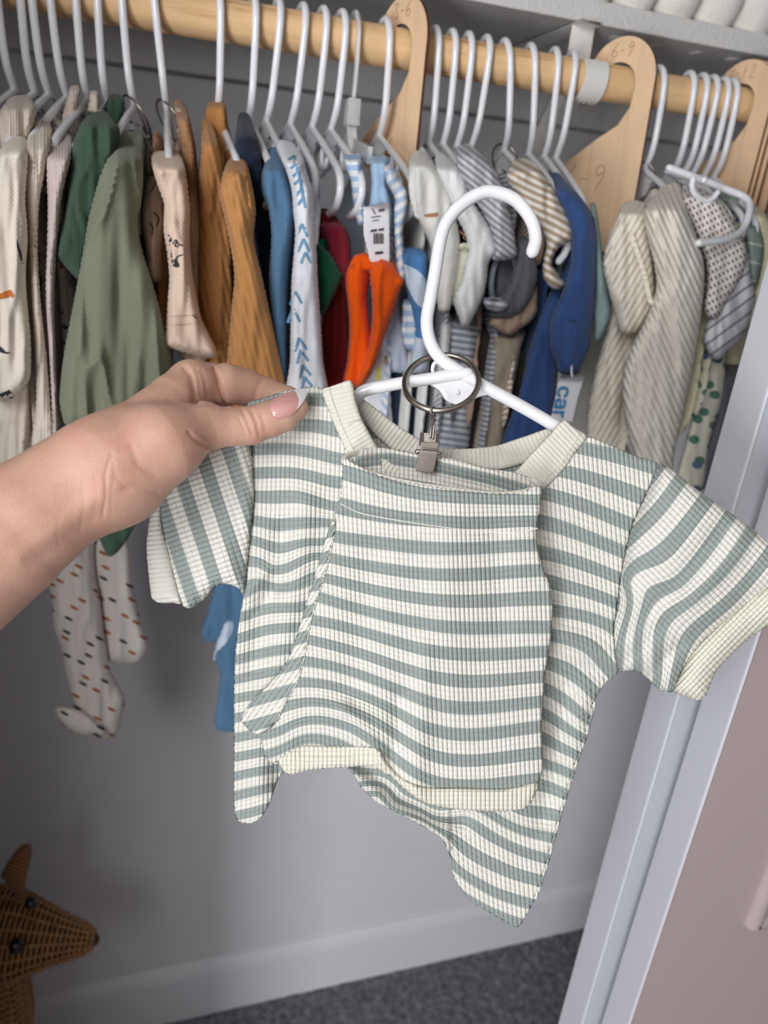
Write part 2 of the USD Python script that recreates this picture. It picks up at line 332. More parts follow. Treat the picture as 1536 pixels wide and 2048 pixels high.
def door(name, x0, y0, y1):
    """sliding closet door with raised panels on its front"""
    d = data(UsdGeom.Xform.Define(stage, '/World/' + name).GetPrim(), kind='structure')
    part(d, 'slab', box(x0, x0 + .62, y0, y1, .012, 2.06, .0025), DOORM, smooth=30)
    FM = DOOR_SHADED if name == 'door_1' else DOORM
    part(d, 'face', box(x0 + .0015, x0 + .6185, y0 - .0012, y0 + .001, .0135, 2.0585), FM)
    for za, zb in ((.16, .862), (1.06, 1.93)):
        a, b = x0 + .105, x0 + .515
        o = np.array([(a, za), (b, za), (b, zb), (a, zb)])
        ring = [tube(np.array([(p[0], y0 - .001, p[1]) for p in np.vstack([o, o[:1]])[k:k + 2]]), .009, 10) for k in range(4)]
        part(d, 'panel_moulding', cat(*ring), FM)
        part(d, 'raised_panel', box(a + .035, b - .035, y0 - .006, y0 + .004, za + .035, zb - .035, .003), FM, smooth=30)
    return d
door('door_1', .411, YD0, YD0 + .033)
door('door_2', .411, YD1 - .035, YD1)
# shelf and rod
data(part(None, 'closet_shelf', box(-2.6, 2.0, .80, YW, 1.838, 1.859, .002), SHELF, 'white painted closet shelf above the wooden rod', smooth=30), cat='shelf')
data(part(None, 'shelf_cleat', box(-2.6, 2.0, YW - .018, YW, 1.775, 1.838, .001), SHELF, 'white painted ledger strip on the back wall under the shelf', smooth=30), cat='ledger strip')
RY, RZ, RR = .78, 1.784, .0172
rod = trimesh.creation.cylinder(RR, 2.6, sections=64); rod.apply_transform(trimesh.transformations.rotation_matrix(math.pi / 2, [0, 1, 0])); rod.apply_translation([.3, RY, RZ])
data(part(None, 'closet_rod', rod, PINE, 'round pine wood closet rod carrying all the hangers', smooth=40), cat='closet rod')
# bracket
BX = float(at_y(1185, 170, .765)[0])
br = thing('rod_bracket', 'white metal shelf bracket hooked round the wooden rod', 'bracket')
part(br, 'arm', box(BX - .012, BX + .012, .79, YW - .002, 1.8345, 1.8375), BRACKET)
part(br, 'drop_tab', box(BX - .013, BX + .013, .803, .806, 1.768, 1.8345), BRACKET)
an = np.radians(np.arange(-8, 232, 8)); cr_ = np.stack([np.full(len(an), BX), RY + (RR + .0035) * np.cos(an), RZ - (RR + .0035) * np.sin(an)], 1)
def strap(path, w, t):
    p = np.asarray(path); tt = np.gradient(p, axis=0); tt /= np.linalg.norm(tt, axis=1, keepdims=True); n = np.cross(tt, [1, 0, 0])
    s = np.array([[-w / 2, -t / 2], [w / 2, -t / 2], [w / 2, t / 2], [-w / 2, t / 2]])
    V = (p[:, None] + s[None, :, :1] * np.array([1, 0, 0]) + s[None, :, 1:] * n[:, None]).reshape(-1, 3); f = []
    for i in range(len(p) - 1):
        for j in range(4): a, b = i * 4 + j, i * 4 + (j + 1) % 4; f += [[a, b, b + 4], [a, b + 4, a + 4]]
    e = (len(p) - 1) * 4; f += [[0, 2, 1], [0, 3, 2], [e, e + 1, e + 2], [e, e + 2, e + 3]]; return V, np.array(f)[:, ::-1]
part(br, 'hook', strap(cr_, .026, .0028), BRACKET, smooth=40)
part(br, 'brace', strap(np.array([[BX, .815, 1.79], [BX, .93, 1.66], [BX, YW - .004, 1.50]]), .02, .004), BRACKET)
part(br, 'screw', sphere((BX, RY - .004, RZ - RR - .0055), .0035, 2, (1, 1, .5)), STEEL)

# ------------------------------------------------------------------ hangers
def hanger_meshes():
    """local frame: origin on the rod's axis, x along the rod, y towards the front arm's end, z up"""
    rt, rc = .0034, RR + .0040
    a = np.radians(np.arange(200, -1, -14))
    hook = [(rc * math.cos(t), rc * math.sin(t)) for t in a]
    p2 = np.array(hook + [(rc + .0005, -.012), (rc - .002, -.046), (rc - .006, -.060), (.008, -.070), (0, -.077)])
    p2 = catmull(p2, n=5); hk = tube(np.stack([np.zeros(len(p2)), p2[:, 0], p2[:, 1]], 1), rt)
    def arm(s):
        q = catmull(np.array([(0, -.076), (s * .05, -.093), (s * .104, -.1135), (s * .117, -.122), (s * .121, -.133), (s * .113, -.145), (s * .088, -.153)]), n=7)
        return tube(np.stack([np.zeros(len(q)), q[:, 0], q[:, 1]], 1), rt * .97)
    pl = Polygon([(-.034, -.087), (0, -.076), (.034, -.087), (.020, -.092), (.011, -.103), (0, -.106), (-.011, -.103), (-.020, -.092)]).buffer(.001)
    m = trimesh.creation.extrude_polygon(pl, .0022, engine='earcut'); v = np.array(m.vertices); gus = (np.stack([v[:, 2] - .0011, v[:, 0], v[:, 1]], 1), np.array(m.faces))
    peg = sphere((-.0022, 0, -.091), .0022, 2)
    def loop(s):
        q = catmull(np.array([(s * .052, -.094), (s * .050, -.104), (s * .057, -.113), (s * .066, -.112), (s * .070, -.106)]), n=6)
        return tube(np.stack([np.zeros(len(q)), q[:, 0], q[:, 1]], 1), .0023)
    return dict(hook=hk, arm=arm(1), arm2=arm(-1), gusset=gus, peg=peg, loop=loop(1), loop2=loop(-1))
HM = hanger_meshes()
first = {}
def place(prim, x, y, z, yaw=0.0, roll=0.0):
    X = UsdGeom.Xformable(prim); X.ClearXformOpOrder(); X.AddTranslateOp().Set(Gf.Vec3d(float(x), float(y), float(z)))
    X.AddRotateZOp().Set(180.0 + yaw)
    if roll: X.AddRotateYOp().Set(roll)
def copy_of(kind, name, label, cat_, group, make):
    if kind not in first:
        t = thing(name, label, cat_, group); make(t); first[kind] = t; return t
    t = thing(name, label, cat_, group); t.GetReferences().AddInternalReference(first[kind].GetPath())
    data(t, label, cat_, group); t.SetInstanceable(True)
    return t
def make_hanger(t):
    part(t, 'hook', HM['hook'], WHITE_P); part(t, 'arm', HM['arm'], WHITE_P); part(t, 'arm', HM['arm2'], WHITE_P)
    part(t, 'gusset', HM['gusset'], WHITE_P, smooth=30); part(t, 'peg', HM['peg'], WHITE_P)
    part(t, 'strap_hook', HM['loop'], WHITE_P); part(t, 'strap_hook', HM['loop2'], WHITE_P)
# hook on the rod (pixel), neck (pixel), what it carries
HL = [((5, 0), (30, 165), 'the oatmeal top, leftmost on the rod'), ((52, 0), (68, 172), 'the cream fox print sleepsuit'), ((73, 0), (101, 177), 'the plain cream top'), ((110, 0), (138, 183), 'the taupe ribbed top'),
      ((162, 0), (177, 187), 'the oatmeal top tucked behind the taupe one'), ((205, 0), (215, 190), 'the dark green short sleeve top'), ((253, 0), (272, 185), 'the sage sweatshirt, ringed'), ((312, 0), (340, 200), 'the beige dinosaur print top, ringed'),
      ((438, 0), (433, 220), 'the mustard ribbed top'), ((510, 2), (495, 225), 'the dark navy top'), ((553, 8), (527, 232), 'the dusty blue top'), ((603, 5), (575, 242), 'the white top with blue chevrons'),
      ((645, 10), (620, 248), 'the green trousers'), ((683, 18), (658, 258), 'the maroon trousers'), None, ((773, 35), (760, 265), 'the light blue striped top beside the first wooden divider'),
      ((843, 45), (833, 280), 'the cream embroidered top, in the shade of the wooden divider'), ((875, 50), (860, 278), 'the white collarless top'), ((908, 58), (888, 280), 'the grey striped bodysuit'), ((940, 62), (914, 288), 'the charcoal top'), ((975, 68), (940, 290), 'the taupe top'),
      ((1018, 78), (1015, 300), 'the grey striped trousers, ringed'), ((1070, 88), (1063, 305), 'the beige striped top'), ((1115, 97), (1090, 315), 'the navy blue top with a swing tag'), ((1148, 102), (1110, 320), 'the pale teal top left of the bracket'),
      ((1323, 135), (1290, 335), 'the cream knit cardigan, ringed'), ((1385, 145), (1350, 330), 'the tan dashed romper'), ((1410, 150), (1370, 335), 'the pinstriped top'), ((1430, 155), (1385, 340), 'the sage striped top'), ((1452, 158), (1408, 345), 'the cream piped top'), ((1470, 160), (1428, 350), 'the green printed sleepsuit, rightmost white hanger on the rod')]
HX = []
YAW = [-10] * 7 + [-3, 4, 3, 3, 3, 3, 3, 0, 0] + [-6] * 5 + [-8, -12, -12, -12, -10] + [-14] * 5
RING = None
def make_ring(t):
    th = np.radians(np.arange(0, 360, 10)); ring = np.stack([.010 * np.sin(th), .0175 * np.cos(th), -.004 + .0165 * np.sin(th)], 1)
    part(t, 'ring', tube(ring, .0010, 8, closed=True), STEEL)
    part(t, 'wire_hook', tube(catmull(np.array([(-.0105, .004, -.019), (-.0085, .002, -.0235), (-.0085, .0, -.028), (-.009, 0, -.033)]), n=5), .0006, 6), STEEL)
    part(t, 'clip', box(-.0115, -.0065, -.0045, .0045, -.050, -.033, .0008), STEEL, smooth=30)
for i, q in enumerate(HL):
    if q is None: HX.append(float(at_y(716, 40, .765)[0])); continue
    (a, b), (c, d), what = q
    xt = float(at_y(a, b, RY - (.021 if b < 3 else 0.004))[0]); xn = float(at_y(c, d, RY)[0]); HX.append(xt)
    roll = math.degrees(math.atan2(xn - xt, .085))
    t = copy_of('hanger', 'clothes_hanger', 'white plastic hanger carrying ' + what.replace(', ringed', ', metal ring at its neck'), 'hanger', 'white hangers on the rod', make_hanger)
    place(t, xt, RY, RZ, YAW[i], max(-16, min(16, roll * .8)))
    if 'ringed' in what:
        r = copy_of('ring', 'clip_ring', 'metal clip ring on the hanger of ' + what.split(',')[0], 'clip ring', 'metal clip rings on the rod hangers', make_ring)
        place(r, xn, RY, RZ - .082, 25, 0)
# clear clip hanger with a flat body
ch = thing('clear_hanger', 'clear plastic shop hanger with a square size clip and a flat stem', 'hanger')
hx = HX[14]; a = np.radians(np.arange(190, -1, -12)); rc = RR + .004
p2 = catmull(np.array([(rc * math.cos(t), rc * math.sin(t)) for t in a] + [(rc - .001, -.03), (rc - .008, -.06)]), n=4)
part(ch, 'hook', tube(np.stack([np.full(len(p2), hx), RY - p2[:, 0], RZ + p2[:, 1]], 1), .0040, 8, flat=.6, up=(1, 0, 0)), CLEAR)
part(ch, 'size_clip', box(hx - .006, hx + .006, RY - .024, RY - .006, RZ - .072, RZ - .049, .001), CLEAR, smooth=30)
part(ch, 'stem', strap(np.array([[hx - .001, RY - .012, RZ - .06], [hx, RY - .03, RZ - .105], [hx + .004, RY - .06, RZ - .112], [hx + .006, RY - .085, RZ - .150], [hx + .007, RY - .09, RZ - .19]]), .009, .004), CLEAR, smooth=30)
part(ch, 'cross_arm', strap(np.array([[hx, RY - .09, RZ - .10], [hx, RY, RZ - .085], [hx, RY + .12, RZ - .11]]), .004, .014), CLEAR, smooth=30)

# ------------------------------------------------------------------ wooden size dividers
def divider_shape():
    o = np.array([(-.048, .022), (-.040, .036), (-.026, .044), (-.008, .045), (.010, .040), (.026, .028), (.034, .012), (.036, -.005), (.034, -.02), (.030, -.17), (.026, -.176), (-.045, -.176), (-.049, -.172),
                  (-.050, -.085), (-.047, -.081)]) ; return o
def make_divider(t, digits):
    # y axis of the shape: + away from the camera (towards the wall) is negative s
    out = catmull(np.array([(.060, -.072), (.057, -.064), (.014, -.030), (.019, -.016), (.0205, 0), (.016, .014), (.002, .0215), (-.012, .018), (-.0205, .006), (-.021, .0)]), n=6)
    o = [(-.026, .004), (-.034, .016), (-.030, .032), (-.012, .043), (.008, .044), (.026, .036)]
    sh = shapely.Point(.003, .005).buffer(.039, 48).union(Polygon([(.042, .005), (.0405, -.165), (-.055, -.165), (-.055, -.078), (.006, -.036), (.02, -.02), (.0, .02)]))
    sh = sh.difference(shapely.Point(0, 0).buffer(.0212, 48)).difference(Polygon([(-.07, .001), (.0, .001), (.0212, -.004), (.019, -.020), (.008, -.037), (-.058, -.0755), (-.07, -.07)]))
    sh = max(getattr(sh, 'geoms', [sh]), key=lambda g: g.area).buffer(-.0025).buffer(.005, 24).buffer(-.0025)
    m = trimesh.creation.extrude_polygon(sh, .0032, engine='earcut'); v = np.array(m.vertices); f = np.array(m.faces)
    V = np.stack([v[:, 2] - .0016, v[:, 0], v[:, 1]], 1); fn = np.array(m.face_normals)[:, 2]
    part(t, 'panel', (V, f[np.abs(fn) > .5]), PLY, smooth=False); part(t, 'cut_edge', (V, f[np.abs(fn) <= .5]), BURNT, 'dark laser-burnt edge', smooth=40)
    G = {'6': [(.55, 1), (.2, .6), (.05, .25), (.25, 0), (.5, .15), (.45, .42), (.2, .42), (.06, .25)], '9': [(.45, .75), (.2, .6), (.1, .8), (.3, 1), (.5, .85), (.45, .55), (.15, 0)],
         '-': [(.1, .45), (.4, .45)], '3': [(.1, .9), (.35, 1), (.45, .78), (.2, .55), (.48, .35), (.35, .02), (.08, .1)], '0': [(.3, 1), (.08, .6), (.15, .1), (.38, 0), (.55, .4), (.48, .9), (.3, 1)],
         '1': [(.25, 1), (.2, 0)], '2': [(.08, .8), (.3, 1), (.5, .8), (.1, .05), (.55, .0)], 'm': [(.0, 0), (.05, .5), (.2, .45), (.22, 0), (.25, .4), (.42, .45), (.45, 0)], 'o': [(.25, .5), (.08, .3), (.2, 0), (.42, .2), (.25, .5)]}
    def write(s, y, z, hgt, w):
        for k, c in enumerate(s):
            g = np.array(G[c]) * hgt; x = y - g[:, 0] - k * hgt * .72
            P = catmull(np.stack([np.full(len(g), .0019), 2 * (y - len(s) * hgt * .36) - x, z + g[:, 1]], 1), n=5); part(t, 'engraved_character', tube(P, w, 6), ENGRAVE)
    # lettering runs along +y of the shape seen from -x side after the 180 degree turn
    write(digits, .006, -.102, .026, .00038); write(digits, .016, .026, .0125, .0003); write('mo', -.002, -.130, .012, .00025)
def divider(kind, x, yaw, label, z=0.0):
    t = copy_of('div' + kind, 'size_divider', label, 'size divider', None, lambda t: make_divider(t, kind)); place(t, x, RY, RZ - .001, yaw, z); return t
divider('3-6', float(at_y(806, 60, .775)[0]), 20, 'pale birch plywood size divider seen edge-on between the blue and cream clothes')
divider('6-9', float(at_y(1245, 145, .775)[0]), 29, 'birch plywood size divider engraved 6-9 beside the white bracket', 5.0)
xr = float(at_y(1486, 190, .775)[0])
divider('9-12', xr, 14, 'birch plywood size divider at the right end of the rod, front one of the stack')
for k, (dx, nm) in enumerate(((.0075, 'second from left in the stack at the right end'), (.0155, 'third from left in the stack at the right end'), (.030, 'rightmost of the stack at the right end'))):
    divider('9-12', xr + dx, 14 + (k - 1) * 1.0, 'dark-edged plywood divider, ' + nm)
# ------------------------------------------------------------------ clothes on the rod
CRM = sr(234, 226, 212)
M_ = {}
def fab(name, *a, **k):
    M_[name] = fabric('cloth_' + name, *a, **k); return M_[name]
fab('oat', sr(228, 214, 200), rib=.0003, ribf=9)
fab('cream', sr(240, 230, 214)); fab('cream_rib', sr(234, 222, 208), rib=.0003, ribf=7)
fab('taupe_rib', sr(212, 196, 190), rib=.0003, ribf=8)
fab('green', sr(68, 90, 72), rib=.0003, ribf=9, wf=20); fab('green_plain', sr(62, 84, 68))
fab('sage', sr(128, 133, 112), weave=.0006, wf=24)
fab('beige', sr(226, 200, 180)); fab('beige_shaded', sr(180, 136, 100))  # the darker tone is the beige cloth with its shade painted in
fab('mustard', sr(200, 144, 88), rib=.0007, ribf=3.6, ribang=-14); fab('mustard_plain', sr(194, 138, 82), rib=.00025, ribf=9)
fab('navy', sr(38, 48, 66)); fab('blue', sr(92, 130, 164), rib=.0002, ribf=10); fab('white', sr(236, 238, 244), weave=.0002)
fab('maroon', sr(150, 44, 62)); fab('pinegreen', sr(30, 96, 66)); fab('orange', sr(250, 96, 14), weave=.0003); fab('dark_red', sr(110, 22, 26))
fab('skyblue', sr(176, 204, 232)); fab('sky_stripe', sr(236, 240, 244), sr(176, 200, 230), ang=0, freq=2.1); fab('sky_stripe_d', sr(240, 240, 242), sr(186, 204, 230), ang=-32, freq=2.4)
fab('whale', sr(214, 228, 244), sr(84, 136, 192), ang=35, freq=.45, warp=1.2, soft=.02); fab('paleblue', sr(214, 226, 242))
fab('ivory', sr(240, 238, 230), rib=.0002, ribf=3, ribang=20); fab('snow', sr(240, 240, 240)); fab('palelime', sr(226, 226, 206))
fab('grey_stripe', sr(214, 214, 218), sr(154, 154, 162), ang=38, freq=4.2, soft=.25, warp=1.0); fab('grey_stripe_h', sr(196, 198, 204), sr(136, 140, 150), ang=8, freq=3.6, soft=.25)
fab('charcoal', sr(98, 98, 104)); fab('taupe', sr(176, 150, 132)); fab('khaki', sr(168, 156, 138)); fab('darkbrown', sr(66, 56, 52))
fab('beige_stripe', sr(242, 234, 224), sr(186, 164, 136), ang=28, freq=3.3, soft=.15, warp=.8); fab('tan', sr(190, 160, 136))
fab('royal', sr(60, 88, 142), rib=.0002, ribf=10); fab('teal', sr(164, 190, 188), rib=.0002, ribf=9)
fab('knit', sr(250, 242, 228), rib=.0011, ribf=4.2, ribang=-24, wf=9); fab('knit_b', sr(248, 240, 224), rib=.0009, ribf=4.2, ribang=30, wf=9)
fab('dashes', sr(244, 236, 232), sr(122, 104, 98), ang=62, freq=5.2, dash=3.6, soft=.15, duty=.42); fab('pin', sr(238, 238, 242), sr(158, 150, 158), ang=-36, freq=2.1, duty=.22, soft=.05)
fab('sage_stripe', sr(150, 164, 154), sr(214, 220, 210), ang=14, freq=1.3, duty=.1, soft=.03)
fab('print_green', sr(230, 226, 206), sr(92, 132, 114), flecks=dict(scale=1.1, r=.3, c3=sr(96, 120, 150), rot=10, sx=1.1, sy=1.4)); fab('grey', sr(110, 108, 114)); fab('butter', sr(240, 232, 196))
fab('fox', sr(238, 230, 222), sr(58, 54, 58), flecks=dict(scale=1.0, r=.17, c3=sr(176, 104, 52), rot=28, sx=.75, sy=2.3)); fab('fox_plain', sr(240, 230, 216))
BODY = [(-.040, -.095), (-.028, -.122), (0, -.135), (.028, -.122), (.040, -.095), (.095, -.117), (.105, -.135), (.100, -.22), (.098, -.40), (-.100, -.40), (-.108, -.22), (-.150, -.215), (-.165, -.165), (-.125, -.128), (-.09, -.115)]
def body(t, hx, m, length=.30, wid=1.0, T=.005, seed=0, name='body', yaw=0):
    """the garment's own front and back, hanging square to the rod"""
    o = np.array(BODY) * [wid, 1]; low = o[:, 1] < -.3; o[low, 1] = -.095 - length
    V, h, f, F2 = puff(o * 1000, T, 26, 11, smooth=True)
    q = np.stack([V[:, 0] / 30, V[:, 1] / 140, np.full(len(V), seed * 3.1)], 1); wv = (meshkit.fbm(q, 2, seed) - .5) * .004
    P = lambda s: np.stack([hx + s * h + wv + math.sin(math.radians(yaw)) * V[:, 0] / 1000, RY - V[:, 0] / 1000, RZ + V[:, 1] / 1000], 1)
    uv = V / 19.0
    VV, FF, UV = compact(np.vstack([P(-1), P(1)]), F2, np.vstack([uv, uv]))
    if np.linalg.norm(VV) and True: part(t, name, (VV, FF[:, ::-1]), m, uv=UV)
def lobe(t, name, m, r, y0=.735, y1=.66, T=.010, Rad=15, fold=.0045, k=.1, seed=None, step=6, open_=False, tilt=0.0, label=None, fs=(15, 130), smooth=True):
    o = rows(r) if len(r[0]) in (3, 4) else np.asarray(r, float)
    n = len(r); op = [((o[n - 1]), (o[n]))] if open_ else ()
    s = seed if seed is not None else int(abs(o.sum())) % 97
    return cloth(t, name, o, hang(o, y0, y1, k, tilt), M_[m] if isinstance(m, str) else m, T=T, Rad=Rad, step=step, open_=op, fold=fold, seed=s, label=label, fs=fs, smooth=smooth)
def garment(name, label, cat_, hi, m, length=.30, wid=1.0, dx=0.0, group=None, T=.005, bodym=None):
    t = thing(name, label, cat_, group)
    if hi is not None: body(t, HX[hi] + dx, M_[bodym or m], length, wid, T, seed=hi, yaw=YAW[hi])
    return t
# left to right
g = garment('baby_shirt', 'oatmeal ribbed baby top at the far left end of the rod', 'baby top', 0, 'oat')
lobe(g, 'shoulder', 'oat', [(192, 24, 56), (206, 10, 68), (225, -2, 72), (255, -10, 66), (300, -25, 48), (380, -45, 20), (480, -55, 5)], .745, .70)
g = garment('sleepsuit', 'cream sleepsuit printed with orange foxes and dark birds, at the left edge', 'sleepsuit', 1, 'fox_plain')
lobe(g, 'leg', 'fox_plain', [(740, -40, 50), (800, -40, 60), (870, -40, 60), (985, -40, 40)], .70, .69, T=.014)
lobe(g, 'sleeve', 'fox_plain', [(258, 22, 44), (285, 6, 56), (330, -14, 57), (400, -32, 52), (470, -40, 56), (540, -40, 52), (600, -40, 54), (680, -40, 62), (750, -40, 61), (782, -30, 44), (800, -20, 12)], .73, .655, T=.016, Rad=24)
decal(g, 'fox_print', [[(-4, 590), (6, 584), (14, 582), (20, 579), (24, 584), (28, 592), (27, 597), (20, 592), (12, 596), (2, 598), (-6, 600)]], simple('print_orange', sr(196, 110, 50), .9))
INKK = simple('print_black', sr(52, 50, 54), .9)
decal(g, 'bird_print', [[(-4, 690), (4, 696), (12, 704), (23, 705), (14, 708), (4, 706), (-4, 702)], [(-4, 790), (4, 786), (14, 782), (18, 779), (22, 786), (30, 790), (24, 798), (14, 795), (4, 797), (-4, 800)], [(33, 478), (38, 490), (45, 512), (50, 536), (46, 530), (38, 508), (34, 494)]], INKK)
g = garment('baby_shirt', 'plain cream baby top, narrow sleeve edge between fox print and taupe', 'baby top', 2, 'cream_rib')
lobe(g, 'sleeve', 'cream_rib', [(238, 72, 92), (252, 62, 104), (275, 54, 104), (310, 50, 98), (345, 50, 92), (400, 52, 80), (500, 58, 76), (600, 62, 82), (700, 68, 93), (800, 72, 102), (900, 64, 106)], .74, .665, T=.011, Rad=12)
g = garment('baby_shirt', 'taupe pink ribbed baby top left of the dark green one', 'baby top', 3, 'taupe_rib')
lobe(g, 'sleeve', 'taupe_rib', [(262, 106, 134), (272, 96, 144), (295, 92, 146), (330, 92, 140), (352, 92, 134), (400, 95, 124), (480, 94, 116), (580, 91, 109), (700, 98, 111), (800, 102, 115), (880, 105, 119)], .735, .66, T=.010, Rad=12)
g = garment('baby_shirt', 'oatmeal baby top, only its collar rising behind the taupe one', 'baby top', 4, 'oat')
lobe(g, 'collar', 'oat', [(172, 142, 158), (188, 136, 160), (225, 126, 152), (262, 120, 142)], .77, .75, T=.006, Rad=8)
lobe(g, 'collar', 'oat', [(182, 180, 196), (198, 178, 200), (225, 176, 196)], .77, .76, T=.006, Rad=8)
g = garment('baby_shirt', 'dark green ribbed short sleeve baby top', 'baby top', 5, 'green', .34)
lobe(g, 'collar', 'green_plain', [(190, 222, 242), (205, 212, 250), (235, 214, 246), (270, 222, 240)], .79, .77, T=.006, Rad=8)
lobe(g, 'cuff_lining', 'green_plain', [(505, 112, 520-350), (535, 130, 172), (560, 150, 166)], .69, .69, T=.004, Rad=8)
lobe(g, 'sleeve', 'green', [(182, 226, 212, 222), (164, 244, 228, 240), (152, 268, 240, 262), (145, 290, 236, 290), (140, 330, 222, 330), (134, 390, 206, 390), (124, 440, 192, 440), (112, 485, 182, 490), (107, 514, 176, 520), (112, 520, 178, 545), (128, 535, 172, 556), (150, 555, 160, 562)], .74, .67, T=.014, Rad=18)
lobe(g, 'hem', 'green_plain', [(150, 960, 320, 950), (160, 1010, 312, 990), (182, 1050, 288, 1020), (202, 1085, 262, 1066), (216, 1113, 236, 1104)], .70, .70, T=.004, Rad=8)
g = garment('sweatshirt', 'sage green long sleeve baby sweatshirt, wide hanging sleeve', 'sweatshirt', 6, 'sage', .33)
lobe(g, 'sleeve', 'sage', [(240, 264, 272, 266), (230, 280, 282, 290), (218, 310, 286, 330), (202, 345, 286, 365), (187, 395, 282, 410), (176, 440, 276, 440), (168, 490, 282, 490), (156, 555, 302, 555), (146, 610, 318, 610), (138, 650, 330, 655), (128, 705, 342, 705), (121, 765, 345, 765), (119, 805, 335, 815), (124, 832, 300, 850), (134, 853, 250, 885)], .74, .65, T=.016, Rad=40, fold=.012, fs=(40, 300), seed=3)
lobe(g, 'shoulder', 'sage', [(262, 256, 280), (285, 262, 288), (330, 266, 288), (400, 258, 284), (470, 262, 284)], .75, .69, T=.008, Rad=10)
g = garment('baby_shirt', 'beige baby top printed with outlined dinosaurs', 'baby top', 7, 'beige', .32, bodym='beige_shaded')
lobe(g, 'shoulder', 'beige_shaded', [(200, 348, 362), (225, 350, 376), (300, 362, 392), (400, 374, 400), (520, 384, 412), (640, 395, 420)], .79, .72, T=.010, Rad=12)
lobe(g, 'collar', 'beige', [(212, 350, 360), (240, 354, 372), (280, 352, 372), (310, 350, 366)], .77, .745, T=.004, Rad=6)
lobe(g, 'sleeve', 'beige', [(350, 300, 318), (400, 286, 326), (440, 284, 328), (500, 290, 324), (560, 300, 322)], .70, .69, T=.010, Rad=12)
decal(g, 'dinosaur_print', [stroke(p, 2.2) for p in ([(306, 425), (314, 430), (318, 440), (312, 452)], [(300, 445), (306, 456), (304, 470)], [(316, 360), (308, 372), (302, 386)])], INKK)
lobe(g, 'cuff_lining', 'beige', [(680, 345, 420), (715, 365, 416), (730, 380, 410)], .675, .675, T=.004, Rad=8)
lobe(g, 'sleeve', 'beige', [(306, 304, 340, 300), (302, 322, 354, 302), (306, 340, 366, 320), (313, 365, 373, 350), (320, 385, 378, 390), (328, 410, 381, 420), (327, 460, 380, 460), (334, 510, 380, 500), (338, 555, 387, 560), (335, 600, 395, 600), (332, 640, 404, 640), (329, 688, 418, 668), (338, 698, 432, 716)], .73, .65, T=.016, Rad=20, fold=.005)
decal(g, 'dinosaur_print', [stroke(p, 2.4) for p in ([(331, 466), (334, 476), (342, 482), (339, 474), (334, 467)], [(332, 482), (341, 484)], [(330, 490), (340, 489)], [(331, 497), (341, 495)], [(333, 504), (342, 500)], [(334, 511), (342, 506)], [(335, 518), (343, 512)], [(345, 488), (352, 480), (356, 488), (364, 490), (366, 493)], [(352, 484), (350, 492), (358, 493)],
    [(366, 510), (356, 512), (353, 516), (350, 522)], [(344, 532), (350, 519), (356, 528), (357, 533), (345, 532)], [(341, 500), (344, 520), (345, 532)], [(384, 629), (390, 634), (398, 641)])], INKK)
decal(g, 'hem_stitch', [stroke([(331, 633), (360, 632), (400, 628)], 1.3), stroke([(331, 650), (366, 649), (408, 645)], 1.3)], simple('stitch_beige', sr(196, 168, 150), .9))
g = garment('baby_shirt', 'mustard ribbed long sleeve baby top', 'baby top', 8, 'mustard', .33)
lobe(g, 'collar', 'mustard_plain', [(202, 422, 446), (215, 412, 452), (250, 408, 456), (285, 408, 464), (315, 410, 440)], .79, .75, T=.005, Rad=6)
lobe(g, 'front', 'mustard', [(240, 404, 424), (300, 402, 440), (360, 398, 452), (440, 398, 462), (560, 396, 466), (660, 402, 470), (790, 420, 480)], .75, .69, T=.010, Rad=16)
lobe(g, 'sleeve', 'mustard', [(302, 468, 484), (315, 458, 492), (345, 446, 499), (390, 438, 508), (425, 446, 512), (480, 458, 508), (550, 468, 524), (620, 462, 539), (700, 455, 556), (790, 448, 576), (830, 446, 586)], .735, .65, T=.018, Rad=30, fold=.003)
lobe(g, 'neckband', 'mustard_plain', [(306, 466, 482), (318, 458, 490), (345, 448, 496), (380, 446, 502), (408, 452, 508), (424, 462, 510)], .728, .642, T=.006, Rad=9, k=.35)
g = garment('baby_shirt', 'dark navy baby top squeezed between mustard and dusty blue', 'baby top', 9, 'navy', .31)
lobe(g, 'sleeve', 'navy', [(226, 480, 496), (250, 474, 506), (310, 470, 522), (400, 496, 536), (500, 508, 542), (620, 524, 546), (760, 544, 560)], .77, .70, T=.010, Rad=12)
g = garment('baby_shirt', 'dusty blue long sleeve baby top', 'baby top', 10, 'blue', .32)
lobe(g, 'sleeve', 'blue', [(294, 542, 552), (312, 534, 558), (345, 524, 572), (385, 524, 584), (420, 536, 589), (470, 542, 586), (550, 538, 577), (620, 541, 575), (700, 549, 574), (800, 562, 576)], .74, .665, T=.013, Rad=16)
g = garment('baby_shirt', 'white long sleeve baby top printed with blue chevrons', 'baby top', 11, 'white', .32)
lobe(g, 'sleeve', 'white', [(280, 560, 572), (290, 554, 590), (310, 560, 604), (340, 572, 613), (380, 583, 625), (420, 586, 629), (460, 590, 631), (510, 587, 634), (560, 583, 636), (650, 581, 642), (720, 580, 646), (800, 576, 652)], .735, .645, T=.014, Rad=18)
ch_ = []
for (x, y, s, an) in ((590, 318, 9, 60), (594, 334, 9, 62), (598, 350, 9, 64), (601, 366, 10, 66), (604, 386, 10, 70), (607, 404, 10, 74), (604, 460, 14, 88), (607, 490, 14, 90), (611, 515, 12, 92), (590, 595, 14, 96), (586, 630, 15, 94), (598, 688, 14, 100), (601, 712, 14, 102), (606, 742, 13, 104), (609, 765, 13, 104), (612, 785, 12, 104)):
    a = math.radians(an); s *= 1.75
    for d in (-1, 1):
        b = a + d * .5; ch_.append(stroke([(x, y - s * .5), (x - s * 1.0 * math.cos(b) * 1.0, y - s * .5 + s * 1.2 * abs(math.sin(b)))], 5.5))
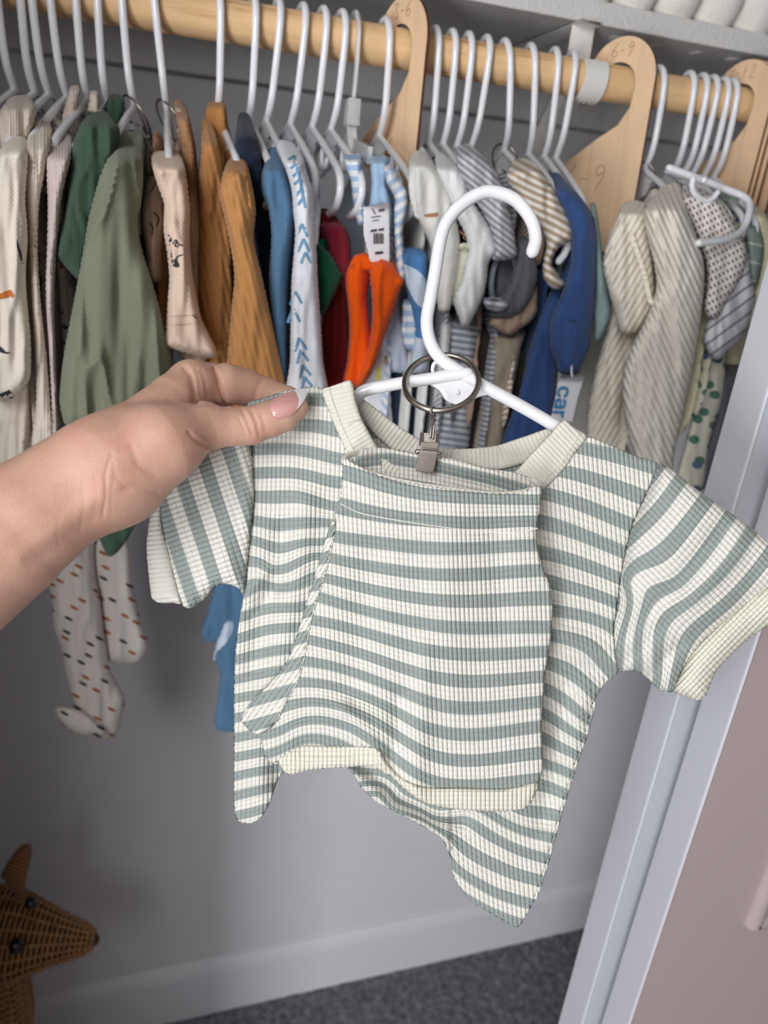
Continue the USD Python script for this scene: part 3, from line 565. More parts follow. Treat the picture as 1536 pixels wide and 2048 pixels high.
decal(g, 'chevron_print', ch_, simple('print_blue', sr(112, 152, 186), .9))
# trousers and shorts on open hangers
def trousers(label, hi, m, group=None):
    return thing('trousers', label, 'trousers', group)
g = trousers('pine green baby trousers hanging low behind the white chevron top', 12, 'pinegreen')
lobe(g, 'leg', 'pinegreen', [(632, 488, 648, 496), (632, 510, 664, 512), (632, 540, 680, 540), (632, 556, 685, 552), (634, 580, 678, 572), (636, 606, 662, 604), (640, 630, 646, 630)], .69, .675, T=.008, Rad=10)
lobe(g, 'waistband', 'pinegreen', [(470, 632, 652), (500, 630, 660), (530, 630, 656)], .72, .70, T=.008, Rad=10)
g = trousers('maroon baby trousers between green and orange ones', 13, 'maroon')
lobe(g, 'waistband', 'dark_red', [(420, 632, 660), (450, 630, 684), (480, 634, 696)], .73, .71, T=.009, Rad=10)
lobe(g, 'leg', 'maroon', [(440, 645, 676), (458, 644, 692), (480, 650, 700), (510, 660, 702), (540, 672, 700), (576, 680, 692)], .71, .69, T=.009, Rad=9, fold=.005, fs=(9, 120))
lobe(g, 'leg', 'dark_red', [(540, 676, 702), (600, 650, 700), (660, 642, 700), (720, 646, 704), (800, 650, 710)], .715, .70, T=.012, Rad=12, fold=.006, fs=(10, 160))
g = thing('baby_shorts', 'bright orange baby trousers hung by the waist, folded open', 'trousers')
lobe(g, 'leg', 'orange', [(507, 716, 742), (522, 702, 744), (545, 692, 742), (570, 691, 738), (600, 695, 734), (640, 698, 738), (680, 698, 744), (720, 694, 746), (770, 688, 726)], .70, .68, T=.012, Rad=16, fold=.007, fs=(15, 160))
lobe(g, 'leg', 'orange', [(508, 744, 762), (522, 740, 782), (545, 739, 798), (562, 740, 808), (580, 742, 801), (620, 744, 788), (660, 742, 774), (720, 730, 752), (770, 712, 726)], .70, .665, T=.014, Rad=14, fold=.007, fs=(14, 150))
lobe(g, 'waistband', 'orange', [(506, 718, 758), (516, 704, 776), (530, 700, 790), (542, 706, 770)], .695, .672, T=.009, Rad=8, fold=.003, fs=(10, 90))
g = thing('baby_shorts', 'light blue gathered baby shorts clipped to the clear plastic hanger', 'shorts')
lobe(g, 'leg', 'sky_stripe', [(308, 690, 722), (330, 690, 724), (360, 700, 726), (400, 706, 730), (450, 716, 734)], .72, .69, T=.010, Rad=12)
lobe(g, 'leg', 'skyblue', [(310, 742, 770), (322, 740, 776), (350, 742, 776), (362, 743, 772), (395, 740, 782), (420, 738, 786), (470, 738, 788)], .715, .685, T=.012, Rad=14, fold=.005, fs=(10, 120))
g = garment('baby_shirt', 'pale blue and white striped baby top beside the price tag', 'baby top', 15, 'sky_stripe_d', .28)
lobe(g, 'sleeve', 'sky_stripe_d', [(316, 762, 775), (340, 768, 790), (362, 772, 802), (385, 784, 815), (400, 790, 816), (420, 788, 814), (460, 788, 806), (520, 792, 810), (560, 796, 812)], .73, .67, T=.009, Rad=10)
lobe(g, 'hem', 'sky_stripe', [(600, 806, 826), (630, 804, 838), (660, 802, 846), (690, 806, 840), (702, 816, 828)], .70, .68, T=.008, Rad=9)
lobe(g, 'front', 'paleblue', [(560, 770, 800), (620, 766, 802), (700, 772, 816), (738, 778, 818), (745, 784, 812)], .71, .70, T=.010, Rad=10)
g = thing('romper', 'white and blue cloud print baby romper low behind the hanger hook', 'romper')
lobe(g, 'front', 'whale', [(496, 796, 840), (510, 790, 856), (540, 800, 856), (580, 812, 856), (620, 822, 856), (660, 828, 858), (720, 820, 858), (745, 818, 852)], .70, .675, T=.012, Rad=14)
lobe(g, 'leg', 'navy', [(735, 772, 850), (780, 768, 850), (840, 774, 846), (900, 784, 840)], .72, .71, T=.010, Rad=14)
g = thing('baby_shirt', 'white baby top with a small cream label at its side seam, under the orange trousers', 'baby top')
lobe(g, 'front', 'white', [(560, 756, 772), (640, 758, 776), (720, 742, 782), (800, 722, 782), (880, 710, 780)], .72, .70, T=.010, Rad=12)
decal(g, 'care_label', [[(766, 705), (781, 707), (779, 733), (763, 731)]], simple('label_cream', sr(232, 216, 200), .9), lift=.004)
decal(g, 'label_mark', [stroke([(768, 724), (772, 712), (775, 724)], 1.6), stroke([(767, 725), (776, 726)], 1.6)], INK_DARK, lift=.0045)
decal(g, 'yellow_print', [[(752, 736), (760, 732), (762, 758), (754, 764)]], simple('print_yellow', sr(228, 228, 110), .9))
tg = thing('price_tag', 'white paper price tag with a barcode hanging by the light blue shorts', 'price tag')
lobe(tg, 'card', TAGW, [(726, 414, 779, 404), (727, 470, 780, 470), (740, 525, 780, 525)], .662, .660, T=.0006, Rad=3, fold=0, smooth=False)
bars = [[(x, 466), (x + w, 466), (x + w, 488), (x, 488)] for x, w in ((747, 2), (750.5, 1.2), (753, 2.4), (757, 1.2), (760, 2.2), (763.5, 1.2), (766, 1))]
decal(tg, 'printed_lines', bars + [[(757, 420), (769, 417), (769, 421), (757, 424)], [(742, 434), (762, 431), (762, 432.6), (742, 435.6)], [(744, 441), (758, 439), (758, 440.4), (744, 442.4)], [(741, 460), (754, 458), (754, 462), (741, 464)], [(757, 458), (768, 456), (768, 460), (757, 462)], [(750, 504), (766, 502), (766, 507), (750, 509)], [(744, 416), (752, 428), (750, 429), (743, 418)]], INK_DARK, lift=.0012)
g = garment('baby_shirt', 'cream baby top with small brown embroidered animals', 'baby top', 16, 'ivory', .30)
lobe(g, 'sleeve', 'ivory', [(302, 830, 846), (320, 820, 862), (350, 816, 882), (385, 820, 900), (430, 832, 912), (480, 856, 920), (530, 870, 916), (580, 872, 908), (620, 876, 900), (628, 884, 892)], .74, .665, T=.014, Rad=18)
decal(g, 'animal_print', [[(848, 430), (858, 427), (872, 426), (874, 422), (877, 430), (872, 434), (850, 434)], stroke([(920, 462), (926, 468), (934, 472)], 3), stroke([(925, 472), (930, 479)], 2.5), stroke([(933, 470), (936, 476)], 2)], simple('print_brown', sr(166, 120, 92), .9))
lobe(g, 'neckband', 'ivory', [(306, 826, 842), (330, 818, 838), (360, 816, 832), (400, 820, 836), (440, 832, 846)], .738, .66, T=.005, Rad=6, k=.35)
g = garment('baby_shirt', 'plain white collared baby top right of the embroidered one', 'baby top', 17, 'snow', .28)
lobe(g, 'sleeve', 'snow', [(308, 872, 888), (330, 870, 914), (360, 880, 934), (400, 898, 946), (440, 916, 972), (470, 930, 988), (505, 936, 994), (525, 930, 978), (560, 922, 974), (600, 908, 964), (640, 918, 944), (654, 924, 934)], .74, .66, T=.014, Rad=16)
lobe(g, 'cuff_lining', 'palelime', [(490, 916, 944), (530, 906, 938), (570, 902, 928), (610, 902, 916)], .676, .67, T=.006, Rad=9)
g = garment('bodysuit', 'grey and white striped baby bodysuit with an open cuff', 'bodysuit', 18, 'grey_stripe', .28)
lobe(g, 'sleeve', 'grey_stripe', [(288, 920, 938), (305, 914, 958), (335, 914, 988), (370, 930, 1004), (410, 955, 1014), (450, 978, 1026), (490, 988, 1032), (510, 988, 1034), (520, 984, 1014)], .745, .655, T=.016, Rad=18)
lobe(g, 'cuff_lining', 'charcoal', [(512, 996, 1026), (540, 992, 1030), (590, 990, 1024), (606, 996, 1012)], .68, .68, T=.003, Rad=8)  # charcoal paints in the shade inside the open cuff
th = np.radians(np.arange(0, 360, 12)); ov = np.stack([1008 + 25 * np.cos(th) - 5 * np.sin(th), 560 + 56 * np.sin(th)], 1)
part(g, 'cuff', tube(at_z(ov[:, 0], ov[:, 1], z_of_y(ov[:, 0], ov[:, 1], .652 + .012 * np.sin(th) ** 2)), .0028, 8, closed=True), M_['grey_stripe_h'])
lobe(g, 'cuff_roll', 'grey_stripe_h', [(596, 968, 1000), (606, 966, 1018), (616, 972, 1016), (623, 986, 1004)], .662, .655, T=.008, Rad=8)
g = garment('baby_shirt', 'charcoal baby top behind the grey striped cuff', 'baby top', 19, 'charcoal', .26)
lobe(g, 'sleeve', 'charcoal', [(472, 1040, 1054), (495, 1034, 1066), (540, 1026, 1076), (565, 1020, 1074), (600, 1000, 1062), (628, 984, 1040), (636, 988, 1018)], .72, .67, T=.012, Rad=14)
g = garment('baby_shirt', 'taupe baby top, folded sleeve end under the charcoal one', 'baby top', 20, 'taupe', .26)
lobe(g, 'sleeve', 'taupe', [(570, 1058, 1074), (595, 1036, 1076), (625, 1000, 1074), (645, 978, 1060), (660, 992, 1038), (670, 1010, 1024)], .715, .68, T=.010, Rad=10)
lobe(g, 'pocket', 'tan', [(398, 1076, 1094), (440, 1072, 1096), (490, 1066, 1092), (530, 1058, 1080)], .715, .70, T=.006, Rad=8)
g = garment('trousers', 'grey and white striped baby trousers below the white top', 'trousers', 21, 'grey_stripe_h', .30)
lobe(g, 'leg', 'grey_stripe_h', [(630, 906, 962), (700, 900, 956), (800, 888, 946), (920, 872, 930)], .72, .70, T=.012, Rad=16)
lobe(g, 'seam', 'snow', [(630, 884, 906), (700, 876, 900), (800, 866, 888), (920, 852, 876)], .715, .70, T=.010, Rad=10)
g = thing('trousers', 'khaki baby trousers between the striped and the navy ones', 'trousers')
lobe(g, 'leg', 'khaki', [(655, 990, 1048), (700, 984, 1042), (780, 970, 1026), (900, 948, 1000)], .72, .70, T=.012, Rad=16)
lobe(g, 'leg', 'darkbrown', [(650, 956, 992), (720, 950, 986), (800, 940, 974), (910, 926, 954)], .73, .715, T=.010, Rad=12)
lobe(g, 'leg', 'darkbrown', [(690, 1036, 1056), (780, 1024, 1044), (900, 996, 1020)], .735, .72, T=.010, Rad=12)
g = garment('baby_shirt', 'beige and white striped short sleeve baby top', 'baby top', 22, 'beige_stripe', .26)
lobe(g, 'sleeve', 'beige_stripe', [(318, 1030, 1056), (332, 1020, 1076), (360, 1014, 1096), (400, 1040, 1122), (430, 1056, 1136), (455, 1082, 1146), (478, 1092, 1147), (496, 1092, 1118), (525, 1086, 1104), (552, 1086, 1118), (566, 1092, 1130), (578, 1106, 1124)], .74, .66, T=.015, Rad=16)
part(g, 'hanger_tip', tube(at_y(np.array([1138, 1136, 1128, 1118]), np.array([470, 492, 510, 522]), .652), .0038, 10), WHITE_P, 'white plastic hanger end showing in the sleeve opening')
g = garment('baby_shirt', 'navy blue long sleeve baby top with a white swing tag', 'baby top', 23, 'royal', .33)
lobe(g, 'front', 'royal', [(470, 1142, 1170), (540, 1126, 1150), (600, 1092, 1140), (680, 1066, 1124), (780, 1040, 1112), (900, 1006, 1096)], .72, .69, T=.014, Rad=20)
lobe(g, 'sleeve', 'royal', [(346, 1104, 1118), (365, 1108, 1134), (395, 1114, 1162), (430, 1130, 1185), (470, 1140, 1194), (530, 1140, 1192), (590, 1122, 1190), (640, 1102, 1186), (690, 1100, 1174), (725, 1112, 1164), (748, 1122, 1156)], .74, .655, T=.018, Rad=24)
lobe(g, 'cuff', 'royal', [(640, 1134, 1150), (650, 1138, 1172), (680, 1150, 1180), (720, 1150, 1168), (735, 1142, 1156)], .652, .648, T=.004, Rad=7)
tg = thing('swing_tag', 'white swing tag lettered in blue on the navy blue top', 'swing tag')
lobe(tg, 'card', TAGW, [(1118, 757, 1171, 751), (1109, 800, 1156, 800), (1100, 842, 1146, 846)], .640, .640, T=.0006, Rad=3, fold=0, smooth=False)
part(tg, 'plastic_loop', tube(at_y(np.array([1143, 1143, 1145]), np.array([730, 745, 760]), .6238), .0010, 8), WHITE_P)
def tag_text(txt, org, xd, yd, Y, hgt, m):
    """letters on a tag: org, and two picture points that give the reading direction and the letters' up direction"""
    o, a, b = (at_y(np.array(p[0]), np.array(p[1]), Y) for p in (org, xd, yd)); ex = a - o; ex /= np.linalg.norm(ex); ey = b - o; ey -= ex * (ey @ ex); ey /= np.linalg.norm(ey); ez = np.cross(ex, ey)
    v, f, _ = meshkit.arrays(meshkit.text_mesh(txt, hgt, .0004, True)); V = o + v[:, :1] * ex + v[:, 1:2] * ey + v[:, 2:] * ez
    part(tg, 'lettering', (V, f), m)
tag_text('car', (1118, 770), (1104, 838), (1160, 774), .6240, .0155, INK_BLUE)
g = garment('baby_shirt', 'pale teal short sleeve baby top right of the navy one', 'baby top', 24, 'teal', .26)
lobe(g, 'sleeve', 'teal', [(405, 1180, 1190), (460, 1186, 1199), (520, 1188, 1207), (580, 1188, 1216), (628, 1186, 1223), (650, 1188, 1216), (682, 1188, 1200)], .73, .675, T=.012, Rad=12)
# right of the 6-9 divider
g = garment('cardigan', 'chunky cream knit baby cardigan', 'cardigan', 25, 'knit', .32)
lobe(g, 'front', 'knit_b', [(560, 1230, 1290), (660, 1210, 1282), (740, 1190, 1262), (840, 1172, 1240), (960, 1180, 1290), (1010, 1230, 1330)], .72, .70, T=.016, Rad=22)
lobe(g, 'placket', 'knit_b', [(405, 1250, 1288), (440, 1232, 1296), (480, 1216, 1300), (530, 1206, 1306), (580, 1216, 1310), (620, 1228, 1306), (655, 1236, 1284), (668, 1246, 1266)], .71, .66, T=.012, Rad=20)
lobe(g, 'sleeve', 'knit', [(366, 1338, 1358), (382, 1318, 1364), (405, 1296, 1368), (440, 1288, 1382), (480, 1296, 1396), (530, 1308, 1408), (580, 1312, 1408), (640, 1290, 1402), (700, 1260, 1394), (760, 1244, 1382), (840, 1250, 1364), (900, 1264, 1350), (960, 1278, 1336)], .735, .64, T=.024, Rad=34, fold=.004)
decal(g, 'placket_edge', [stroke([(1262, 470), (1286, 540), (1300, 600), (1308, 608)], 9)], M_['knit_b'], lift=.004)
g = garment('romper', 'white baby romper with brown dashed lines, under a reversed hanger arm', 'romper', 26, 'dashes', .22)
lobe(g, 'sleeve', 'dashes', [(370, 1366, 1384), (385, 1364, 1412), (410, 1366, 1448), (450, 1384, 1470), (490, 1400, 1492), (530, 1412, 1492), (570, 1414, 1474), (610, 1408, 1450), (630, 1412, 1440), (638, 1420, 1432)], .735, .665, T=.012, Rad=14)
part(g, 'hanger_tip', tube(at_y(np.array([1480, 1478, 1470, 1462]), np.array([492, 506, 518, 526]), .656), .0036, 10), WHITE_P, 'white plastic hanger end poking through')
g = garment('trousers', 'white baby top with thin grey pinstripes, folded hem', 'baby top', 27, 'pin', .26)
lobe(g, 'front', 'pin', [(496, 1482, 1498), (530, 1478, 1500), (560, 1466, 1504), (592, 1444, 1512), (620, 1424, 1504), (650, 1412, 1496), (680, 1406, 1480), (705, 1416, 1452), (718, 1426, 1440)], .72, .68, T=.014, Rad=16, fold=.006, fs=(14, 120))
g = garment('baby_shirt', 'sage baby top with thin white stripes near the right end', 'baby top', 28, 'sage_stripe', .26)
lobe(g, 'collar', 'sage_stripe', [(378, 1436, 1466), (400, 1440, 1480), (425, 1452, 1478)], .74, .72, T=.006, Rad=8)
lobe(g, 'sleeve', 'sage_stripe', [(440, 1480, 1504), (460, 1488, 1520), (490, 1494, 1528), (530, 1498, 1524), (555, 1500, 1518), (570, 1506, 1514)], .735, .68, T=.010, Rad=11)
g = garment('baby_shirt', 'pale butter yellow piped baby top at the right edge', 'baby top', 29, 'butter', .26)
lobe(g, 'sleeve', 'butter', [(410, 1500, 1510), (440, 1512, 1540), (500, 1524, 1556), (560, 1516, 1560), (640, 1490, 1540)], .735, .69, T=.010, Rad=11)
lobe(g, 'front', 'butter', [(620, 1450, 1500), (690, 1440, 1496), (730, 1448, 1480)], .75, .74, T=.008, Rad=12)
g = garment('sleepsuit', 'cream sleepsuit printed in green, hanging low at the right end', 'sleepsuit', 30, 'print_green', .24)
lobe(g, 'leg', 'print_green', [(640, 1404, 1452), (720, 1404, 1452), (800, 1392, 1444), (880, 1372, 1420), (980, 1350, 1402)], .73, .71, T=.010, Rad=14)
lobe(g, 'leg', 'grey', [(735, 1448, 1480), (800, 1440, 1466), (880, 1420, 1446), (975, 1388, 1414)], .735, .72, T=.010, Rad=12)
# reversed hanger hanging over the romper
hg = thing('clothes_hanger', 'white tubular hanger with its arm and strap hook turned out over the dashed romper', 'hanger', None)
p = catmull(np.array([(1338, 336), (1372, 348), (1410, 362), (1450, 378), (1484, 391), (1498, 404), (1499, 424), (1488, 455), (1468, 472), (1440, 481), (1398, 486)]), n=5); Yh = np.linspace(.70, .612, len(p))
part(hg, 'arm', tube(at_y(p[:, 0], p[:, 1], Yh), .0036, 12), WHITE_P)
p = catmull(np.array([(1386, 358), (1384, 372), (1390, 388), (1410, 401), (1426, 396), (1435, 385)]), n=5)
part(hg, 'strap_hook', tube(at_y(p[:, 0], p[:, 1], .640), .0028, 10), WHITE_P); q = at_y(np.array(1408.), np.array(360.), .640); part(hg, 'peg', sphere(q, .0032, 2), WHITE_P)
p = catmull(np.array([(1388, 160), (1393, 190), (1388, 240), (1378, 290), (1360, 320), (1345, 334)]), n=4); part(hg, 'gusset', tube(at_y(np.array([1335, 1348, 1362]), np.array([345, 352, 356]), .725), .004, 10, flat=.4), WHITE_P)
# low hanging pieces seen under the arm
g = thing('sleepsuit', 'white footed sleepsuit with a small fox print, legs dangling low at left', 'sleepsuit')
hx = HX[2]; body(g, hx + .012, M_['fox'], .30, .95, .007, 41)
lobe(g, 'leg', 'fox', [(1000, 190, 262), (1060, 188, 256), (1130, 186, 262), (1180, 198, 268), (1230, 204, 278), (1262, 208, 290), (1285, 211, 297), (1310, 214, 290), (1325, 222, 274)], .83, .83, T=.016, Rad=22)
lobe(g, 'leg', 'fox', [(1000, 78, 192), (1080, 84, 190), (1149, 92, 192), (1210, 104, 202), (1255, 106, 207), (1290, 119, 212), (1340, 129, 221), (1375, 137, 240), (1398, 144, 251), (1420, 148, 246), (1445, 152, 240), (1466, 172, 234), (1478, 196, 218)], .82, .82, T=.020, Rad=30, fold=.005)
lobe(g, 'foot', 'fox', [(1412, 112, 136), (1424, 110, 168), (1440, 118, 190), (1456, 134, 206), (1470, 162, 214)], .805, .80, T=.012, Rad=12)
g = thing('trousers', 'dusty blue baby trousers dangling low behind the left sleeve', 'trousers')
body(g, HX[10] + .004, M_['blue'], .34, .9, .007, 43)
lobe(g, 'leg', 'blue', [(1120, 440, 500), (1180, 426, 496), (1230, 412, 486), (1262, 402, 470), (1282, 410, 440)], .80, .80, T=.012, Rad=14)
lobe(g, 'cuff', 'paleblue', [(1240, 452, 478), (1276, 436, 480), (1300, 430, 478), (1322, 428, 470)], .795, .795, T=.008, Rad=10)
lobe(g, 'leg', 'blue', [(1150, 462, 500), (1260, 464, 500), (1310, 430, 500), (1345, 440, 500), (1390, 436, 500), (1440, 429, 500), (1462, 436, 490)], .79, .79, T=.012, Rad=14)

# ------------------------------------------------------------------ the set in the hand: striped top and shorts on one hanger
CREAM = sr(238, 236, 227); SAGE = sr(160, 169, 165)
WAF = fabric('waffle_stripe', CREAM, SAGE, ang=0, freq=1.0, duty=.5, soft=.16, waffle=5.2, warp=0, trans=.10)
WAFC = fabric('waffle_cream', sr(240, 236, 220), waffle=5.2, trans=.10)
RIBC = fabric('rib_cream', sr(240, 237, 224), rib=.0005, ribf=5.5, ribang=0, trans=.10)
SEAM = simple('seam_thread', sr(226, 224, 212), .9, .05)
def zb(px, py): return .42 + .052 * (py - 800) / 950
def ridge(px, py, line, A, s):
    d = dist_line(np.stack([px, py], 1), line); return A * np.exp(-(d / s) ** 2)
def tps(samples, smooth=0.0):
    s = np.array(samples, float); f = RBFInterpolator(s[:, :2] / 100, s[:, 2], kernel='thin_plate_spline', smoothing=smooth)
    return lambda P: f(P / 100)
# stripe numbers where they were seen on the cloth: (x, y, k)
L_ = [(505, 899, 0), (500, 947, 1), (509, 993, 2), (509, 1042, 3), (509, 1082, 4), (523, 1127, 5), (523, 1168, 6), (531, 1219, 7), (531, 1260, 8), (531, 1305, 9), (531, 1346, 10), (531, 1387, 11), (500, 1430, 12), (481, 1474, 13), (495, 1510, 14), (504, 1545, 15), (506, 1583, 16), (499, 1626, 17),
      (681, 919, 0), (681, 965, 1), (667, 1013, 2), (652, 1045, 3), (638, 1085, 4), (630, 1112, 5), (620, 1158, 6), (600, 1215, 7), (590, 1255, 8), (560, 1300, 9), (595, 993, 2), (552, 1050, 3), (552, 1096, 4), (545, 1140, 5), (640, 853, -1), (640, 800, -2), (510, 850, -1),
      (490, 1200, 6.3), (478, 1260, 7.6), (470, 1340, 9.5), (470, 1420, 11.6)]
R_ = [(1167, 897, 0), (1314, 935, 0), (1122, 942, 1), (1286, 995, 1), (1087, 987, 2), (1262, 1050, 2), (1080, 1043, 3), (1251, 1106, 3), (1084, 1106, 4), (1241, 1158, 4), (1094, 1162, 5), (1234, 1207, 5), (1105, 1221, 6), (1227, 1256, 6), (1105, 1270, 7), (1174, 1290, 7), (1223, 1343, 7), (1091, 1325, 8), (1182, 1377, 8),
      (1091, 1378, 9), (1175, 1439, 9), (1088, 1428, 10), (1164, 1475, 10), (1084, 1475, 11), (1153, 1510, 11), (1080, 1526, 12), (1142, 1548, 12), (1084, 1570, 13), (1131, 1588, 13), (1047, 1621, 14), (1117, 1632, 14), (1000, 1640, 15), (1106, 1676, 15), (930, 1640, 16), (1000, 1682, 16), (1095, 1718, 16), (918, 1688, 17), (1000, 1735, 17), (1082, 1762, 17), (912, 1735, 18), (990, 1785, 18), (1060, 1808, 18), (960, 1812, 19), (1040, 1846, 19),
      (720, 1560, 15.6), (790, 1600, 16.1), (860, 1640, 16.4), (760, 1590, 17), (850, 1650, 17.6), (700, 1500, 14)]
fv = tps(L_ + R_)
shirt = thing('baby_shirt', 'sage and cream striped waffle knit baby top held up by the hand', 'baby top')
FOLD = [([(566, 1060), (548, 1150), (520, 1250), (506, 1330)], .0045, 20), ([(610, 1000), (600, 1120), (575, 1240), (540, 1400)], -.004, 26), ([(495, 1190), (520, 1160), (550, 1130)], -.003, 12), ([(500, 1235), (540, 1190), (570, 1160)], .003, 10),
        ([(1236, 1330), (1170, 1290), (1100, 1260)], -.004, 18), ([(1230, 1350), (1170, 1340), (1110, 1330)], .003, 14), ([(1130, 1380), (1115, 1500), (1090, 1640)], .005, 22), ([(1165, 1400), (1140, 1520), (1100, 1680)], -.004, 20),
        ([(700, 1540), (790, 1620), (900, 1690)], -.003, 14), ([(690, 1500), (800, 1590), (920, 1640)], .006, 20), ([(520, 1430), (515, 1540), (520, 1640)], -.005, 22), ([(575, 1400), (560, 1500), (560, 1560)], .006, 18)]
def zfront(px, py):
    z = zb(px, py) - .010 * np.cos(np.clip((px - 860) / 400, -1.3, 1.3) * math.pi / 2)
    for f in FOLD: z = z + ridge(px, py, *f)
    z = z + .010 * np.exp(-((px - 1000) / 170) ** 2 - ((py - 1860) / 160) ** 2) * 0
    return z
arm_l = [(497, 880), (503, 940), (506, 1000), (500, 1060), (492, 1130), (487, 1190)]
arm_r = [(1321, 933), (1292, 990), (1265, 1050), (1251, 1106), (1241, 1160), (1235, 1207), (1228, 1260), (1232, 1318), (1237, 1344)]
front = [(492, 812), (530, 795), (565, 783), (600, 777), (640, 775), (655, 800), (675, 850), (705, 905), (745, 960), (800, 1000), (900, 1030), (1000, 1025), (1060, 995), (1110, 950), (1148, 905), (1172, 874), (1210, 886), (1272, 912), (1321, 933)] + arm_r[1:] + \
        [(1210, 1368), (1190, 1400), (1180, 1432), (1174, 1470), (1158, 1512), (1148, 1550), (1128, 1610), (1110, 1668), (1092, 1730), (1076, 1785), (1062, 1815), (1045, 1845), (1034, 1855), (1015, 1846), (985, 1828), (950, 1808), (925, 1782), (908, 1754), (903, 1730), (905, 1700), (890, 1680), (850, 1655), (800, 1628), (755, 1605), (725, 1578), (706, 1548), (680, 1528), (620, 1528), (575, 1538), (556, 1560), (542, 1600), (525, 1632), (506, 1646), (486, 1646), (472, 1636), (468, 1590), (468, 1500), (468, 1400), (471, 1300), (480, 1232), (487, 1190)] + arm_l[::-1][1:]
uvb = lambda V: np.stack([V[:, 0] / 47 + .12 * (V[:, 1] - 1200) / 47 * np.where(V[:, 0] > 900, -.6, .2), fv(V)], 1)
cloth(shirt, 'front_panel', front, zfront, WAF, T=.0011, Rad=3.5, step=7, uvf=uvb)
cloth(shirt, 'side_seam', stroke([(1190, 1402), (1172, 1470), (1148, 1540), (1122, 1625), (1096, 1720), (1070, 1800)], 7), lambda x, y: zfront(x, y) - .0012, WAF, T=.0008, Rad=4, step=5, uvf=uvb)
back = [(655, 790), (700, 800), (735, 835), (800, 890), (880, 918), (960, 918), (1040, 905), (1110, 872), (1165, 878), (1232, 906), (1292, 936), (1215, 1180), (1210, 1340), (1165, 1450), (1110, 1640), (1050, 1815), (930, 1770), (880, 1672), (790, 1606), (735, 1570), (700, 1530), (640, 1510), (575, 1515), (548, 1560), (512, 1610), (486, 1480), (486, 1300), (500, 1200), (512, 1000), (508, 880), (500, 830), (580, 790)]
cloth(shirt, 'back_panel', back, lambda x, y: zb(x, y) + .016 - .006 * ((x - 860) / 400) ** 2, WAF, T=.0011, Rad=4, step=12, uvf=uvb)
# sleeves
n1 = np.array([.949, -.318]); t1 = np.array([.318, .949])
uvl = lambda V: np.stack([V @ t1 / 54, V @ n1 / 54 + .27], 1)
def zsl(px, py):
    z = zb(px, py) - .004 + .012 * np.clip((480 - px) / 180, 0, 1)
    z += ridge(px, py, [(395, 1210), (420, 1185), (440, 1170)], .003, 10) + ridge(px, py, [(440, 1100), (450, 1170)], -.003, 22) + ridge(px, py, [(470, 950), (486, 1180)], .002, 14)
    return z
sl = [(500, 880), (505, 940), (508, 1000), (502, 1060), (495, 1130), (489, 1192), (478, 1178), (462, 1170), (445, 1168), (428, 1176), (412, 1195), (398, 1208), (380, 1217), (366, 1212), (356, 1190), (340, 1130), (326, 1070), (316, 1010), (318, 950), (340, 890), (400, 840), (470, 815)]
cloth(shirt, 'sleeve', sl, zsl, WAF, T=.007, Rad=34, step=7, uvf=uvl)
cf = [(322, 1000), (326, 1050), (342, 1120), (358, 1185), (364, 1207), (345, 1206), (318, 1206), (304, 1198), (297, 1150), (293, 1095), (297, 1050), (305, 1005)]
cloth(shirt, 'cuff', cf, lambda x, y: zsl(x, y) - .001, fabric('rib_cuff', sr(244, 241, 232), rib=.0005, ribf=5, ribang=84, trans=.1), T=.006, Rad=26, step=6, uvf=lambda V: V / 47)
RS = [(1356, 966, 1), (1241, 1099, 1), (1234, 1190, 1), (1412, 1001, 2), (1300, 1120, 2), (1251, 1169, 2), (1241, 1284, 2), (1457, 1036, 3), (1352, 1169, 3), (1279, 1256, 3), (1276, 1326, 3), (1499, 1068, 4), (1400, 1186, 4), (1331, 1239, 4), (1314, 1364, 4), (1545, 1100, 5), (1450, 1210, 5), (1370, 1290, 5), (1345, 1372, 5), (1310, 945, 0), (1230, 1040, 0)]
fr = tps(RS)
uvr = lambda V: np.stack([(V @ np.array([-.7, .714])) / 52, fr(V)], 1)
def zsr(px, py):
    z = zb(px, py) - .006 - .006 * np.sin(np.clip((px - 1240) / 260, 0, 1) * math.pi) - .012 * np.clip((px - 1240) / 300, 0, 1.3)
    z += ridge(px, py, [(1250, 1290), (1340, 1190), (1440, 1060)], .0035, 22) + ridge(px, py, [(1262, 1335), (1350, 1240), (1480, 1100)], -.003, 24) + ridge(px, py, [(1300, 1360), (1330, 1320), (1360, 1290)], .004, 12) + ridge(px, py, [(1320, 930), (1250, 1100), (1238, 1330)], .0025, 9)
    return z
srr = [(1318, 931), (1350, 944), (1400, 984), (1450, 1018), (1500, 1054), (1545, 1088), (1590, 1120), (1600, 1150), (1540, 1180), (1480, 1222), (1436, 1258), (1400, 1292), (1377, 1321), (1360, 1352), (1349, 1382), (1335, 1384), (1314, 1376), (1297, 1358), (1280, 1346), (1262, 1340), (1240, 1344), (1234, 1320)] + arm_r[::-1][2:-1]
cloth(shirt, 'sleeve', srr, zsr, WAF, T=.010, Rad=46, step=7, uvf=uvr)
cfr = [(1600, 1140), (1545, 1166), (1490, 1204), (1440, 1248), (1402, 1284), (1377, 1317), (1360, 1350), (1348, 1382), (1372, 1393), (1394, 1401), (1410, 1396), (1420, 1372), (1432, 1344), (1456, 1316), (1490, 1284), (1538, 1250), (1600, 1215)]
cloth(shirt, 'cuff', cfr, lambda x, y: zsr(x, y) - .0015, WAFC, T=.010, Rad=40, step=6, uvf=lambda V: np.stack([V @ np.array([.71, .70]), V @ np.array([-.7, .71])], 1) / 47)
